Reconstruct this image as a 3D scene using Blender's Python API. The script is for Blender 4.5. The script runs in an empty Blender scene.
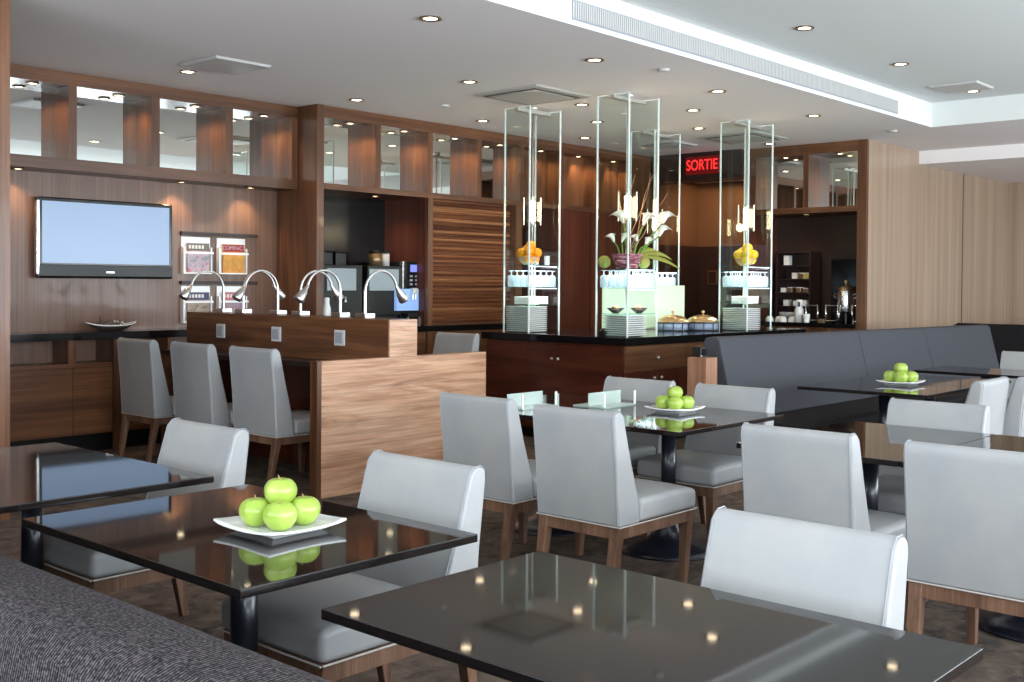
import bpy, bmesh, math, random
from mathutils import Vector, Matrix
random.seed(7)
SC = bpy.context.scene
COL = SC.collection
PI = math.pi

# ------------------------------------------------------------------ camera, world, exposure, daylight
def make_camera():
    yaw, pitch, roll = 0.7314103, -0.0157777, 0.0073714
    F = Vector((math.cos(yaw)*math.cos(pitch), math.sin(yaw)*math.cos(pitch), math.sin(pitch)))
    R = Vector((math.sin(yaw), -math.cos(yaw), 0))
    U = R.cross(F)
    c, s = math.cos(roll), math.sin(roll)
    r2 = R*c + U*s
    u2 = U*c - R*s
    cd = bpy.data.cameras.new('camera')
    cd.sensor_width = 36; cd.lens = 38.994; cd.shift_y = -0.0383
    cd.clip_start = 0.05; cd.clip_end = 100
    o = bpy.data.objects.new('camera', cd); COL.objects.link(o)
    m = Matrix(((r2.x, u2.x, -F.x, 0), (r2.y, u2.y, -F.y, 0), (r2.z, u2.z, -F.z, 1.5), (0, 0, 0, 1)))
    o.matrix_world = m
    SC.camera = o
make_camera()
SC.view_settings.view_transform = 'Standard'
SC.view_settings.look = 'None'
SC.view_settings.gamma = 1.0
SC.view_settings.use_curve_mapping = False
SC.cycles.transparent_max_bounces = 48
SC.view_settings.exposure = 0.55
W = bpy.data.worlds.new('sky'); SC.world = W; W.use_nodes = True
bg = W.node_tree.nodes['Background']
bg.inputs[0].default_value = (0.62, 0.74, 0.95, 1); bg.inputs[1].default_value = 1.2

def light(name, kind, loc, power, color, size=0.05, size_y=None, direction=None, spot=None, blend=0.5, parent=None):
    d = bpy.data.lights.new(name, kind); d.energy = power; d.color = color
    if kind == 'AREA':
        d.shape = 'RECTANGLE'; d.size = size; d.size_y = size_y or size
    else:
        d.shadow_soft_size = size
    if kind == 'SPOT':
        d.spot_size = spot or 1.6; d.spot_blend = blend
    o = bpy.data.objects.new(name, d); COL.objects.link(o); o.location = loc
    if direction is not None:
        o.rotation_euler = Vector(direction).to_track_quat('-Z', 'Y').to_euler()
    if parent:
        o.parent = parent; o.location = Vector(loc) - parent.location
    return o

DAY = (0.86, 0.93, 1.0)
WINX = [(-2.6, 0.2), (0.6, 3.4), (3.8, 6.6), (7.0, 9.8), (10.2, 13.0), (13.4, 16.2)]
WY = -3.2                                   # plane of the window wall on the right of the room
for a, b in WINX:
    light('window_daylight', 'AREA', ((a+b)/2, WY+0.12, 1.75), 190, DAY, b-a-0.1, 2.3, (0, 1, 0.5))
WEX = -3.0                                  # plane of the window wall behind the camera
WINY = [(-2.6, -0.2), (0.3, 2.7), (3.2, 5.6)]
for a, b in WINY:
    light('window_daylight', 'AREA', (WEX+0.12, (a+b)/2, 1.75), 110, DAY, b-a-0.1, 2.3, (1, 0, 0.5))

# ------------------------------------------------------------------ materials
def srgb(r, g, b):
    f = lambda v: (v/255/12.92) if v/255 <= 0.04045 else ((v/255+0.055)/1.055)**2.4
    return (f(r), f(g), f(b), 1)
def mat(name, col, rough=0.5, metal=0.0, spec=0.5, coat=0.0, emit=None, estr=0.0, trans=0.0, alpha=1.0, ior=1.45):
    m = bpy.data.materials.new(name); m.use_nodes = True
    b = m.node_tree.nodes['Principled BSDF']
    b.inputs['Base Color'].default_value = col
    b.inputs['Roughness'].default_value = rough
    b.inputs['Metallic'].default_value = metal
    b.inputs['Specular IOR Level'].default_value = spec
    b.inputs['Coat Weight'].default_value = coat
    b.inputs['Coat Roughness'].default_value = 0.08
    b.inputs['Transmission Weight'].default_value = trans
    b.inputs['Alpha'].default_value = alpha
    b.inputs['IOR'].default_value = ior
    if emit:
        b.inputs['Emission Color'].default_value = emit
        b.inputs['Emission Strength'].default_value = estr
    return m
def ramp(nt, stops):
    r = nt.nodes.new('ShaderNodeValToRGB')
    e = r.color_ramp.elements
    while len(e) < len(stops): e.new(0.5)
    for i, (p, c) in enumerate(stops):
        e[i].position = p; e[i].color = c
    return r
def coords(nt, scale):
    tc = nt.nodes.new('ShaderNodeTexCoord'); mp = nt.nodes.new('ShaderNodeMapping')
    mp.inputs['Scale'].default_value = scale
    nt.links.new(tc.outputs['Object'], mp.inputs['Vector'])
    return mp
def noise(nt, vec, scale, detail=4, dist=0.0, rough=0.55):
    n = nt.nodes.new('ShaderNodeTexNoise')
    n.inputs['Scale'].default_value = scale; n.inputs['Detail'].default_value = detail
    n.inputs['Distortion'].default_value = dist; n.inputs['Roughness'].default_value = rough
    nt.links.new(vec.outputs[0], n.inputs['Vector'])
    return n
def bump(nt, b, h, strength, dist=0.01):
    bn = nt.nodes.new('ShaderNodeBump'); bn.inputs['Strength'].default_value = strength; bn.inputs['Distance'].default_value = dist
    nt.links.new(h, bn.inputs['Height']); nt.links.new(bn.outputs[0], b.inputs['Normal'])
def wood(name, axis, dark, mid, light_, rough=0.35, cross=7.0, along=0.45, coat=0.15, dist=0.7, spec=0.45):
    m = mat(name, mid, rough, coat=coat, spec=spec); nt = m.node_tree; b = nt.nodes['Principled BSDF']
    sc = [cross]*3; sc['xyz'.index(axis)] = along
    mp = coords(nt, sc)
    n1 = noise(nt, mp, 1.0, 5, dist)
    r1 = ramp(nt, [(0.25, dark), (0.5, mid), (0.78, light_)])
    nt.links.new(n1.outputs[0], r1.inputs[0])
    sc2 = [cross*9]*3; sc2['xyz'.index(axis)] = along*2.5
    mp2 = coords(nt, sc2); n2 = noise(nt, mp2, 1.0, 3)
    r2 = ramp(nt, [(0.3, (0.72, 0.72, 0.72, 1)), (0.7, (1.18, 1.18, 1.18, 1))])
    nt.links.new(n2.outputs[0], r2.inputs[0])
    mx = nt.nodes.new('ShaderNodeMix'); mx.data_type = 'RGBA'; mx.blend_type = 'MULTIPLY'; mx.inputs[0].default_value = 1.0
    nt.links.new(r1.outputs[0], mx.inputs[6]); nt.links.new(r2.outputs[0], mx.inputs[7])
    nt.links.new(mx.outputs[2], b.inputs['Base Color'])
    bump(nt, b, n2.outputs[0], 0.08, 0.004)
    return m
D1, M1, L1 = srgb(62, 37, 23), srgb(100, 63, 40), srgb(134, 91, 60)
M = {}
M['walnut_v'] = wood('walnut_vertical', 'z', D1, M1, L1)
M['walnut_x'] = wood('walnut_along', 'x', D1, M1, L1)
M['walnut_y'] = wood('walnut_across', 'y', D1, M1, L1, dist=1.6, cross=5)
M['walnut_wall'] = wood('walnut_wall_veneer', 'z', srgb(94, 68, 55), srgb(113, 84, 69), srgb(130, 99, 81), rough=0.38, cross=9, along=0.2, dist=0.2)
M['walnut_lit_x'] = wood('window_lit_desk_veneer', 'x', srgb(146, 100, 74), srgb(186, 142, 112), srgb(204, 166, 138), rough=0.4, cross=9, along=0.9, dist=2.2)  # desk wood again, window light on its end faces painted in as paleness
M['wall_sheen_v'] = wood('sheened_wall_veneer', 'z', srgb(146, 122, 102), srgb(164, 140, 118), srgb(178, 154, 132), rough=0.32, cross=9, along=0.15, dist=0.2, spec=0.6)  # window sheen on the wall wood mixed into a paler, greyer base colour
M['redwood_y'] = wood('dark_red_veneer', 'y', srgb(58, 26, 17), srgb(80, 38, 25), srgb(98, 50, 33), cross=7, along=0.8, dist=0.9, rough=0.3)
M['redwood_v'] = wood('dark_red_veneer_upright', 'z', srgb(64, 30, 20), srgb(86, 42, 27), srgb(104, 54, 35), cross=8, along=0.3, dist=0.4, rough=0.3)
M['legwood'] = wood('chair_leg_wood', 'z', srgb(84, 58, 44), srgb(112, 82, 64), srgb(134, 100, 80), cross=14, along=1.2, rough=0.45, coat=0)
def tambour():
    m = wood('tambour_slats', 'x', srgb(46, 22, 12), srgb(116, 68, 40), srgb(190, 134, 88), cross=30, along=0.35, dist=0.15, rough=0.6, coat=0, spec=0.2)
    return m
M['tambour'] = tambour()
M['postwood'] = wood('light_walnut_post', 'z', srgb(118, 80, 60), srgb(148, 106, 82), srgb(168, 126, 100), cross=10, along=0.4)
def plaster(name, c, rough=0.85):
    m = mat(name, c, rough, spec=0.2); nt = m.node_tree
    n = noise(nt, coords(nt, (1, 1, 1)), 180, 3)
    bump(nt, nt.nodes['Principled BSDF'], n.outputs[0], 0.06, 0.002)
    return m
M['ceiling'] = plaster('ceiling_paint', srgb(240, 234, 232))
M['white'] = plaster('white_paint', srgb(222, 224, 222))
M['leather'] = None
def leather():
    m = mat('pale_grey_leather', srgb(154, 154, 155), 0.42, spec=0.45); nt = m.node_tree; b = nt.nodes['Principled BSDF']
    mp = coords(nt, (1, 1, 1)); n = noise(nt, mp, 5, 4); r = ramp(nt, [(0.3, srgb(149, 150, 152)), (0.7, srgb(158, 157, 156))])
    nt.links.new(n.outputs[0], r.inputs[0]); nt.links.new(r.outputs[0], b.inputs['Base Color'])
    n2 = noise(nt, mp, 260, 2); bump(nt, b, n2.outputs[0], 0.12, 0.002)
    return m
M['leather'] = leather()
M['piping'] = mat('light_piping', srgb(186, 180, 174), 0.5)
M['seam'] = mat('seam_thread', srgb(150, 152, 158), 0.6)
def glass_top():
    m = mat('black_gloss_tabletop', srgb(24, 20, 20), 0.04, spec=0.5); nt = m.node_tree; b = nt.nodes['Principled BSDF']
    b.inputs['Coat Roughness'].default_value = 0.03
    n = noise(nt, coords(nt, (1, 1, 1)), 3, 3); r = ramp(nt, [(0.3, srgb(19, 16, 16)), (0.7, srgb(28, 23, 22))])
    nt.links.new(n.outputs[0], r.inputs[0]); nt.links.new(r.outputs[0], b.inputs['Base Color'])
    return m
M['table'] = glass_top()
M['tablemetal'] = mat('dark_navy_metal', srgb(26, 28, 38), 0.28, spec=0.5, coat=0.2)
M['black'] = mat('black_plastic', srgb(16, 16, 18), 0.35)
M['blackgloss'] = mat('black_gloss', srgb(10, 10, 12), 0.12, spec=0.5)
M['stone'] = mat('black_granite', srgb(18, 16, 18), 0.12, spec=0.5)
M['darkback'] = mat('dark_recess_panel', srgb(15, 13, 14), 0.15)
M['brownwall'] = mat('brown_wall_panel', srgb(104, 74, 54), 0.5)
M['darkpanel'] = mat('dark_brown_panel', srgb(46, 30, 26), 0.4)
M['mirror'] = mat('mirror_silver', srgb(225, 228, 224), 0.02, metal=1.0)
M['chrome'] = mat('brushed_nickel', srgb(222, 220, 217), 0.34, metal=1.0)
M['steel'] = mat('polished_steel', srgb(214, 214, 216), 0.2, metal=1.0)
M['brass'] = mat('brass_lid', srgb(214, 186, 146), 0.28, metal=1.0)
M['china'] = mat('white_china', srgb(236, 236, 234), 0.15, spec=0.5)
M['napkin'] = mat('white_linen', srgb(232, 232, 230), 0.8)
M['tvscreen'] = mat('lit_tv_screen', srgb(30, 36, 48), 0.25, emit=srgb(146, 172, 206), estr=0.72)
M['lampglow'] = mat('warm_lamp_glow', (1, 0.85, 0.6, 1), 0.5, emit=(1, 0.8, 0.5, 1), estr=14)
M['coolstrip'] = mat('cool_strip_glow', (0.8, 0.9, 1, 1), 0.5, emit=(0.75, 0.88, 1, 1), estr=2.5)
M['downglow'] = mat('downlight_glow', (1, 0.9, 0.75, 1), 0.5, emit=(1, 0.82, 0.55, 1), estr=9)
M['bronze'] = mat('bronze_trim', srgb(150, 124, 92), 0.35, metal=0.7)
M['exitred'] = mat('lit_red_letters', (0.8, 0.02, 0.02, 1), 0.5, emit=(1, 0.03, 0.03, 1), estr=1.1)
M['exitbox'] = mat('exit_sign_box', srgb(70, 12, 12), 0.4, emit=(1, 0.02, 0.02, 1), estr=0.06)
M['vent'] = mat('vent_white_metal', srgb(196, 194, 190), 0.5)
M['ventdark'] = mat('vent_shadow_slot', srgb(84, 78, 72), 0.7)
M['cream'] = mat('cream_card', srgb(226, 222, 214), 0.6)
M['outletgrey'] = mat('grey_outlet', srgb(150, 152, 160), 0.4)
M['orange'] = mat('orange_peel', srgb(238, 158, 20), 0.4)
M['lemon'] = mat('lemon_peel', srgb(236, 200, 52), 0.4)
M['petal'] = mat('white_petal', srgb(244, 240, 226), 0.5)
M['stem'] = mat('green_stem', srgb(96, 130, 50), 0.5)
M['leaf'] = mat('olive_leaf', srgb(140, 142, 56), 0.5)
M['twig'] = mat('dry_twig', srgb(158, 122, 92), 0.8)
M['moss'] = mat('moss_ball', srgb(172, 172, 92), 0.9)
M['wicker'] = None
def wicker():
    m = mat('purple_wicker', srgb(140, 74, 88), 0.6); nt = m.node_tree; b = nt.nodes['Principled BSDF']
    n = noise(nt, coords(nt, (12, 12, 60)), 1.0, 3); r = ramp(nt, [(0.35, srgb(92, 40, 52)), (0.5, srgb(150, 84, 98)), (0.68, srgb(214, 176, 176))])
    nt.links.new(n.outputs[0], r.inputs[0]); nt.links.new(r.outputs[0], b.inputs['Base Color'])
    return m
M['wicker'] = wicker()
def apple_mat():
    m = mat('green_apple_skin', srgb(150, 176, 72), 0.28, spec=0.5, coat=0.3); nt = m.node_tree; b = nt.nodes['Principled BSDF']
    n = noise(nt, coords(nt, (1, 1, 0.5)), 14, 4); r = ramp(nt, [(0.3, srgb(138, 166, 58)), (0.55, srgb(154, 178, 74)), (0.8, srgb(182, 198, 112))])
    nt.links.new(n.outputs[0], r.inputs[0]); nt.links.new(r.outputs[0], b.inputs['Base Color'])
    return m
M['apple'] = apple_mat()
def clear_glass(name, tint, refl=0.12, rough=0.02, body=0.0, bodycol=(1, 1, 1, 1)):
    m = bpy.data.materials.new(name); m.use_nodes = True; nt = m.node_tree
    for n in list(nt.nodes): nt.nodes.remove(n)
    out = nt.nodes.new('ShaderNodeOutputMaterial'); t = nt.nodes.new('ShaderNodeBsdfTransparent'); t.inputs[0].default_value = tint
    g = nt.nodes.new('ShaderNodeBsdfGlossy'); g.inputs['Roughness'].default_value = rough
    lw = nt.nodes.new('ShaderNodeLayerWeight'); lw.inputs[0].default_value = 0.5      # same from both sides of a thin sheet
    pw = nt.nodes.new('ShaderNodeMath'); pw.operation = 'POWER'; pw.inputs[1].default_value = 5
    fr = nt.nodes.new('ShaderNodeMath'); fr.operation = 'MULTIPLY_ADD'; fr.inputs[1].default_value = 0.8; fr.inputs[2].default_value = 0.045
    nt.links.new(lw.outputs['Facing'], pw.inputs[0]); nt.links.new(pw.outputs[0], fr.inputs[0])
    mx = nt.nodes.new('ShaderNodeMixShader')
    nt.links.new(fr.outputs[0], mx.inputs[0]); nt.links.new(t.outputs[0], mx.inputs[1]); nt.links.new(g.outputs[0], mx.inputs[2])
    last = mx
    if body:
        d = nt.nodes.new('ShaderNodeBsdfDiffuse'); d.inputs[0].default_value = bodycol
        m2 = nt.nodes.new('ShaderNodeMixShader'); m2.inputs[0].default_value = body
        nt.links.new(last.outputs[0], m2.inputs[1]); nt.links.new(d.outputs[0], m2.inputs[2]); last = m2
    nt.links.new(last.outputs[0], out.inputs[0])
    return m
M['pane'] = clear_glass('clear_pane', (0.93, 0.97, 0.95, 1))
M['shelfglass'] = clear_glass('green_edged_glass', (0.80, 0.93, 0.90, 1))
M['glassedge'] = mat('polished_glass_edge', srgb(226, 234, 230), 0.12, spec=0.8)
M['stemware'] = clear_glass('stemware_glass', (0.92, 0.96, 1, 1), body=0.42, bodycol=(0.92, 0.96, 1, 1))
M['bowlglass'] = clear_glass('blue_clear_bowl', (0.80, 0.88, 0.98, 1), body=0.35, bodycol=(0.7, 0.8, 1, 1))
M['amberbowl'] = clear_glass('pale_amber_bowl', (0.98, 0.9, 0.82, 1), body=0.4, bodycol=(0.85, 0.6, 0.42, 1))
M['backlit'] = mat('backlit_frosted_glass', srgb(190, 214, 190), 0.4, emit=srgb(200, 208, 166), estr=0.34)
def fabric(name, c1, c2, sc, rough=0.9, b_=0.3, rot=0.0):
    m = mat(name, c1, rough, spec=0.2); nt = m.node_tree; b = nt.nodes['Principled BSDF']
    mp = coords(nt, sc); mp.inputs['Rotation'].default_value = (0, 0, rot)
    n = noise(nt, mp, 1.0, 2); r = ramp(nt, [(0.4, c1), (0.62, c2)])
    nt.links.new(n.outputs[0], r.inputs[0]); nt.links.new(r.outputs[0], b.inputs['Base Color'])
    bump(nt, b, n.outputs[0], b_, 0.004)
    return m
M['banq'] = fabric('blue_grey_upholstery', srgb(63, 64, 69), srgb(73, 74, 79), (160, 160, 160), 0.75, 0.15)
M['banqdark'] = fabric('charcoal_upholstery', srgb(26, 24, 26), srgb(36, 34, 36), (120, 120, 120), 0.8, 0.15)
def weave():
    m = mat('woven_bench_fabric', srgb(80, 74, 80), 0.9, spec=0.15); nt = m.node_tree; b = nt.nodes['Principled BSDF']
    mp = coords(nt, (1, 1, 1))
    w1 = nt.nodes.new('ShaderNodeTexWave'); w1.wave_type = 'BANDS'; w1.bands_direction = 'Y'
    w1.inputs['Scale'].default_value = 40; w1.inputs['Distortion'].default_value = 1.0; w1.inputs['Detail'].default_value = 1
    nt.links.new(mp.outputs[0], w1.inputs['Vector'])
    n = noise(nt, coords(nt, (170, 110, 170)), 1.0, 2)
    mu = nt.nodes.new('ShaderNodeMath'); mu.operation = 'MULTIPLY_ADD'
    mu.inputs[1].default_value = 0.26; nt.links.new(w1.outputs['Fac'], mu.inputs[0])
    sc = nt.nodes.new('ShaderNodeMath'); sc.operation = 'MULTIPLY'; sc.inputs[1].default_value = 0.85
    nt.links.new(n.outputs[0], sc.inputs[0]); nt.links.new(sc.outputs[0], mu.inputs[2])
    r = ramp(nt, [(0.30, srgb(19, 17, 19)), (0.52, srgb(38, 35, 37)), (0.80, srgb(94, 87, 90))])
    nt.links.new(mu.outputs[0], r.inputs[0]); nt.links.new(r.outputs[0], b.inputs['Base Color'])
    bump(nt, b, mu.outputs[0], 0.5, 0.004)
    return m
M['weave'] = weave()
def carpet():
    m = mat('mottled_carpet', srgb(92, 76, 64), 0.95, spec=0.1); nt = m.node_tree; b = nt.nodes['Principled BSDF']
    mp = coords(nt, (1, 1, 1)); n = noise(nt, mp, 9, 8, 0.6, 0.7)
    r = ramp(nt, [(0.34, srgb(58, 54, 55)), (0.5, srgb(92, 80, 72)), (0.66, srgb(112, 98, 87))])
    nt.links.new(n.outputs[0], r.inputs[0]); nt.links.new(r.outputs[0], b.inputs['Base Color'])
    n2 = noise(nt, mp, 220, 2); bump(nt, b, n2.outputs[0], 0.4, 0.006)
    return m
M['carpet'] = carpet()
def cover(name, stops, sc):
    m = mat(name, stops[0][1], 0.4); nt = m.node_tree; b = nt.nodes['Principled BSDF']
    n = noise(nt, coords(nt, (1, 1, 1)), sc, 3, 1.5); r = ramp(nt, stops)
    nt.links.new(n.outputs[0], r.inputs[0]); nt.links.new(r.outputs[0], b.inputs['Base Color'])
    return m
M['cover_pink'] = cover('pink_grey_cover', [(0.35, srgb(150, 150, 158)), (0.5, srgb(206, 180, 190)), (0.62, srgb(190, 92, 116))], 9)
M['cover_yellow'] = cover('ochre_cover', [(0.3, srgb(222, 164, 60)), (0.6, srgb(206, 132, 44)), (0.75, srgb(170, 96, 40))], 7)
M['cover_green'] = cover('green_rose_cover', [(0.3, srgb(106, 112, 70)), (0.5, srgb(176, 150, 140)), (0.7, srgb(170, 110, 110))], 9)
M['cover_rose'] = cover('rose_grey_cover', [(0.3, srgb(176, 120, 130)), (0.55, srgb(150, 142, 152)), (0.7, srgb(110, 104, 120))], 10)
M['ink_red'] = mat('red_title_band', srgb(150, 26, 40), 0.4)
M['ink_blue'] = mat('navy_title_band', srgb(50, 58, 96), 0.4)
M['ink_rose'] = mat('rose_title_band', srgb(192, 96, 110), 0.4)
M['ink_dark'] = mat('grey_green_title_band', srgb(104, 104, 92), 0.4)
M['fishdark'] = mat('dark_pewter', srgb(88, 78, 72), 0.3, metal=0.6)
M['machineblue'] = mat('lit_blue_panel', srgb(110, 140, 190), 0.3, emit=srgb(140, 172, 224), estr=0.55)
M['display'] = mat('lit_small_display', srgb(80, 90, 170), 0.3, emit=srgb(120, 130, 220), estr=0.9)
M['greydoor'] = mat('smoked_glass_door', srgb(156, 168, 174), 0.15, spec=0.6)

# ------------------------------------------------------------------ mesh builder
class MB:
    def __init__(s): s.v = []; s.f = []; s.sm = []
    def add(s, vs, fs, smooth=False):
        o = len(s.v); s.v += [tuple(v) for v in vs]
        for f in fs: s.f.append([i+o for i in f]); s.sm.append(smooth)
        return s
    def box(s, x0, x1, y0, y1, z0, z1):
        v = [(x0, y0, z0), (x1, y0, z0), (x1, y1, z0), (x0, y1, z0), (x0, y0, z1), (x1, y0, z1), (x1, y1, z1), (x0, y1, z1)]
        return s.add(v, [(0, 3, 2, 1), (4, 5, 6, 7), (0, 1, 5, 4), (1, 2, 6, 5), (2, 3, 7, 6), (3, 0, 4, 7)])
    def frustum(s, c0, h0, c1, h1):      # two rectangles (centre x,y,z ; half x,y)
        v = []
        for (x, y, z), (a, b) in ((c0, h0), (c1, h1)):
            v += [(x-a, y-b, z), (x+a, y-b, z), (x+a, y+b, z), (x-a, y+b, z)]
        return s.add(v, [(0, 3, 2, 1), (4, 5, 6, 7), (0, 1, 5, 4), (1, 2, 6, 5), (2, 3, 7, 6), (3, 0, 4, 7)])
    def prism(s, poly, axis, a, b, smooth=False):   # poly in the two other axes, in order
        n = len(poly)
        def P(p, t):
            return {'x': (t, p[0], p[1]), 'y': (p[0], t, p[1]), 'z': (p[0], p[1], t)}[axis]
        v = [P(p, a) for p in poly]+[P(p, b) for p in poly]
        s.add(v, [tuple(range(n))[::-1], tuple(range(n, 2*n))])
        o = len(s.v)-2*n
        for i in range(n):
            j = (i+1) % n; s.f.append([o+i, o+j, o+n+j, o+n+i]); s.sm.append(smooth)
        return s
    def tube(s, pts, r, n=8, r_end=None, cap=True):
        pts = [Vector(p) for p in pts]; rings = []; k = len(pts)
        up = None
        for i, p in enumerate(pts):
            t = (pts[min(i+1, k-1)]-pts[max(i-1, 0)]).normalized()
            if up is None:
                up = Vector((0, 0, 1)) if abs(t.z) < 0.9 else Vector((1, 0, 0))
            a = t.cross(up)
            if a.length < 1e-4: a = t.cross(Vector((0, 1, 0)))
            a.normalize(); b = a.cross(t).normalized(); up = b
            rr = r[i] if isinstance(r, (list, tuple)) else (r if r_end is None else r+(r_end-r)*i/(k-1))
            rings.append([p+a*math.cos(2*PI*j/n)*rr+b*math.sin(2*PI*j/n)*rr for j in range(n)])
        v = [q for R_ in rings for q in R_]; f = []
        for i in range(k-1):
            for j in range(n):
                f.append((i*n+j, i*n+(j+1) % n, (i+1)*n+(j+1) % n, (i+1)*n+j))
        s.add(v, f, True)
        if cap:
            s.add(rings[0], [tuple(range(n))[::-1]]); s.add(rings[-1], [tuple(range(n))])
        return s
    def lathe(s, prof, c=(0, 0, 0), n=24, smooth=True, sx=1, sy=1, close=True):
        k = len(prof); v = []; f = []
        for r, z in prof:
            for j in range(n):
                v.append((c[0]+sx*r*math.cos(2*PI*j/n), c[1]+sy*r*math.sin(2*PI*j/n), c[2]+z))
        for i in range(k-1):
            for j in range(n):
                f.append((i*n+j, i*n+(j+1) % n, (i+1)*n+(j+1) % n, (i+1)*n+j))
        s.add(v, f, smooth)
        if close:
            o = len(s.v)-len(v)
            s.f.append([o+j for j in range(n)][::-1]); s.sm.append(False)
            s.f.append([o+(k-1)*n+j for j in range(n)]); s.sm.append(False)
        return s
    def sphere(s, c, r, n=12, sx=1, sy=1, sz=1):
        prof = [(max(1e-4, r*math.sin(PI*i/8)), -r*sz*math.cos(PI*i/8)) for i in range(9)]
        return s.lathe(prof, c, n, True, sx, sy)
    def xform(s, mtx):
        s.v = [tuple(mtx @ Vector(v)) for v in s.v]; return s
    def text(s, body, size, depth, mtx):
        cu = bpy.data.curves.new('lettering', 'FONT'); cu.body = body; cu.size = size; cu.extrude = depth
        cu.align_x = 'CENTER'; cu.align_y = 'CENTER'
        o = bpy.data.objects.new('lettering', cu); COL.objects.link(o)
        dg = bpy.context.evaluated_depsgraph_get(); dg.update()
        me = bpy.data.meshes.new_from_object(o.evaluated_get(dg))
        s.add([mtx @ v.co for v in me.vertices], [tuple(p.vertices) for p in me.polygons])
        bpy.data.objects.remove(o); bpy.data.meshes.remove(me); bpy.data.curves.remove(cu)
        return s

def part(name, mb, m, parent=None, bevel=0.0, seg=2, label=None, world=True, stuff=False, subsurf=0):
    """ONE mesh object. world=True: the shape is in room coordinates, moved into the parent's frame."""
    off = Vector((0, 0, 0)); p = parent
    if world:
        while p is not None: off += p.location; p = p.parent
    me = bpy.data.meshes.new(name)
    me.from_pydata([tuple(Vector(v)-off) for v in mb.v], [], mb.f)
    me.polygons.foreach_set('use_smooth', mb.sm)
    me.materials.append(M[m] if isinstance(m, str) else m)
    bm = bmesh.new(); bm.from_mesh(me); bmesh.ops.recalc_face_normals(bm, faces=bm.faces); bm.to_mesh(me); bm.free()
    me.update()
    o = bpy.data.objects.new(name, me); COL.objects.link(o)
    if parent: o.parent = parent
    if bevel:
        b = o.modifiers.new('edge', 'BEVEL'); b.width = bevel; b.segments = seg; b.limit_method = 'ANGLE'; b.angle_limit = math.radians(40)
        b.harden_normals = False
        for pl in me.polygons: pl.use_smooth = True
        wn = o.modifiers.new('normals', 'WEIGHTED_NORMAL'); wn.keep_sharp = False
    if subsurf:
        sb = o.modifiers.new('soft', 'SUBSURF'); sb.levels = subsurf; sb.render_levels = subsurf
    if label: o['label'] = label
    if stuff: o['kind'] = 'stuff'
    return o
def tag(o, label, cat, group=None):
    o['label'] = label; o['category'] = cat
    if group: o['group'] = group
    return o
def thing(name, label, cat, loc=(0, 0, 0), rz=0.0, group=None):
    o = bpy.data.objects.new(name, None); COL.objects.link(o); o.location = loc; o.rotation_euler = (0, 0, rz)
    o.empty_display_size = 0.1
    return tag(o, label, cat, group)
def struct(name, mb, m, parent=None, bevel=0):
    o = part(name, mb, m, parent, bevel)
    if not parent: o['kind'] = 'structure'
    return o
def dup(root, loc, rz=None, label=None, group=None, cat=None):
    def rec(o, par):
        c = o.copy(); COL.objects.link(c)
        if par is not None: c.parent = par
        for ch in list(o.children): rec(ch, c)
        return c
    r = rec(root, None); r.location = loc
    if rz is not None: r.rotation_euler = (0, 0, rz)
    if label: r['label'] = label
    if group: r['group'] = group
    return r

# ------------------------------------------------------------------ the room
CZ = 3.3; CF = 3.57; LZ = 3.13
COFX = 12.45; COFY = 4.86
struct('floor', MB().box(-3.2, 19, -3.4, 10.2, -0.1, 0), 'carpet')
c = MB()
c.box(-3.2, 14.55, COFY, 10.2, CZ, CF+0.1)                    # lower ceiling along the cabinets
c.box(COFX, 14.55, -3.4, COFY, CZ, CF+0.1)
c.box(-3.2, COFX, -3.4, -1.4, CZ, CF+0.1)
c.box(14.55, 19, -3.4, 10.2, LZ, CF+0.1)                      # dropped soffit at the far end
struct('ceiling', c, 'ceiling')
struct('trim_1', MB().box(-3.2, COFX, -1.4, COFY, CF, CF+0.1), 'white')['label'] = 'raised ceiling of the coffer'
struct('trim_2', MB().box(-3.2, COFX, COFY-0.012, COFY, CZ, CF).box(COFX-0.012, COFX, -1.4, COFY-0.012, CZ, CF), 'white')
struct('wall_left', MB().box(2.0, 7.03, 9.6, 9.75, 0, CZ), 'walnut_wall')
struct('trim_3', MB().box(-3.2, 3.07, 6.98, 9.75, 0, CZ), 'walnut_v')       # the timber-clad wall end at the far left
struct('trim_4', MB().box(7.0, 7.088, 8.93, 9.75, 0, CZ), 'walnut_v')       # upright between TV bay and coffee bay
struct('wall_back', MB().box(7.088, 12.85, 9.65, 9.75, 0, CZ), 'darkback')
struct('wall_lobby', MB().box(12.85, 15.3, 9.65, 9.75, 0, CZ), 'brownwall')
struct('trim_18', MB().box(12.86, 15.17, 9.62, 9.65, 0, 2.12), 'darkpanel')
# far end beyond the exit sign
struct('wall_far', MB().box(15.2, 15.3, 5.93, 9.65, 0, CZ), 'brownwall')
struct('trim_5', MB().box(15.17, 15.2, 5.93, 9.65, 0, 2.12), 'darkpanel')
struct('trim_6', MB().box(12.85, 13.2, 7.52, 9.65, 2.93, CZ), 'darkpanel')  # dark header carrying the exit sign
struct('wall_right', MB().box(12.95, 14.55, 5.83, 5.93, 0, CZ).box(14.55, 19, 5.83, 5.93, 0, LZ), 'wall_sheen_v')
struct('trim_7', MB().box(16.15, 16.165, 5.826, 5.831, 0, LZ), 'black')
struct('wall_end', MB().box(18.0, 18.1, -3.4, 5.83, 0, LZ), 'wall_sheen_v')
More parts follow.
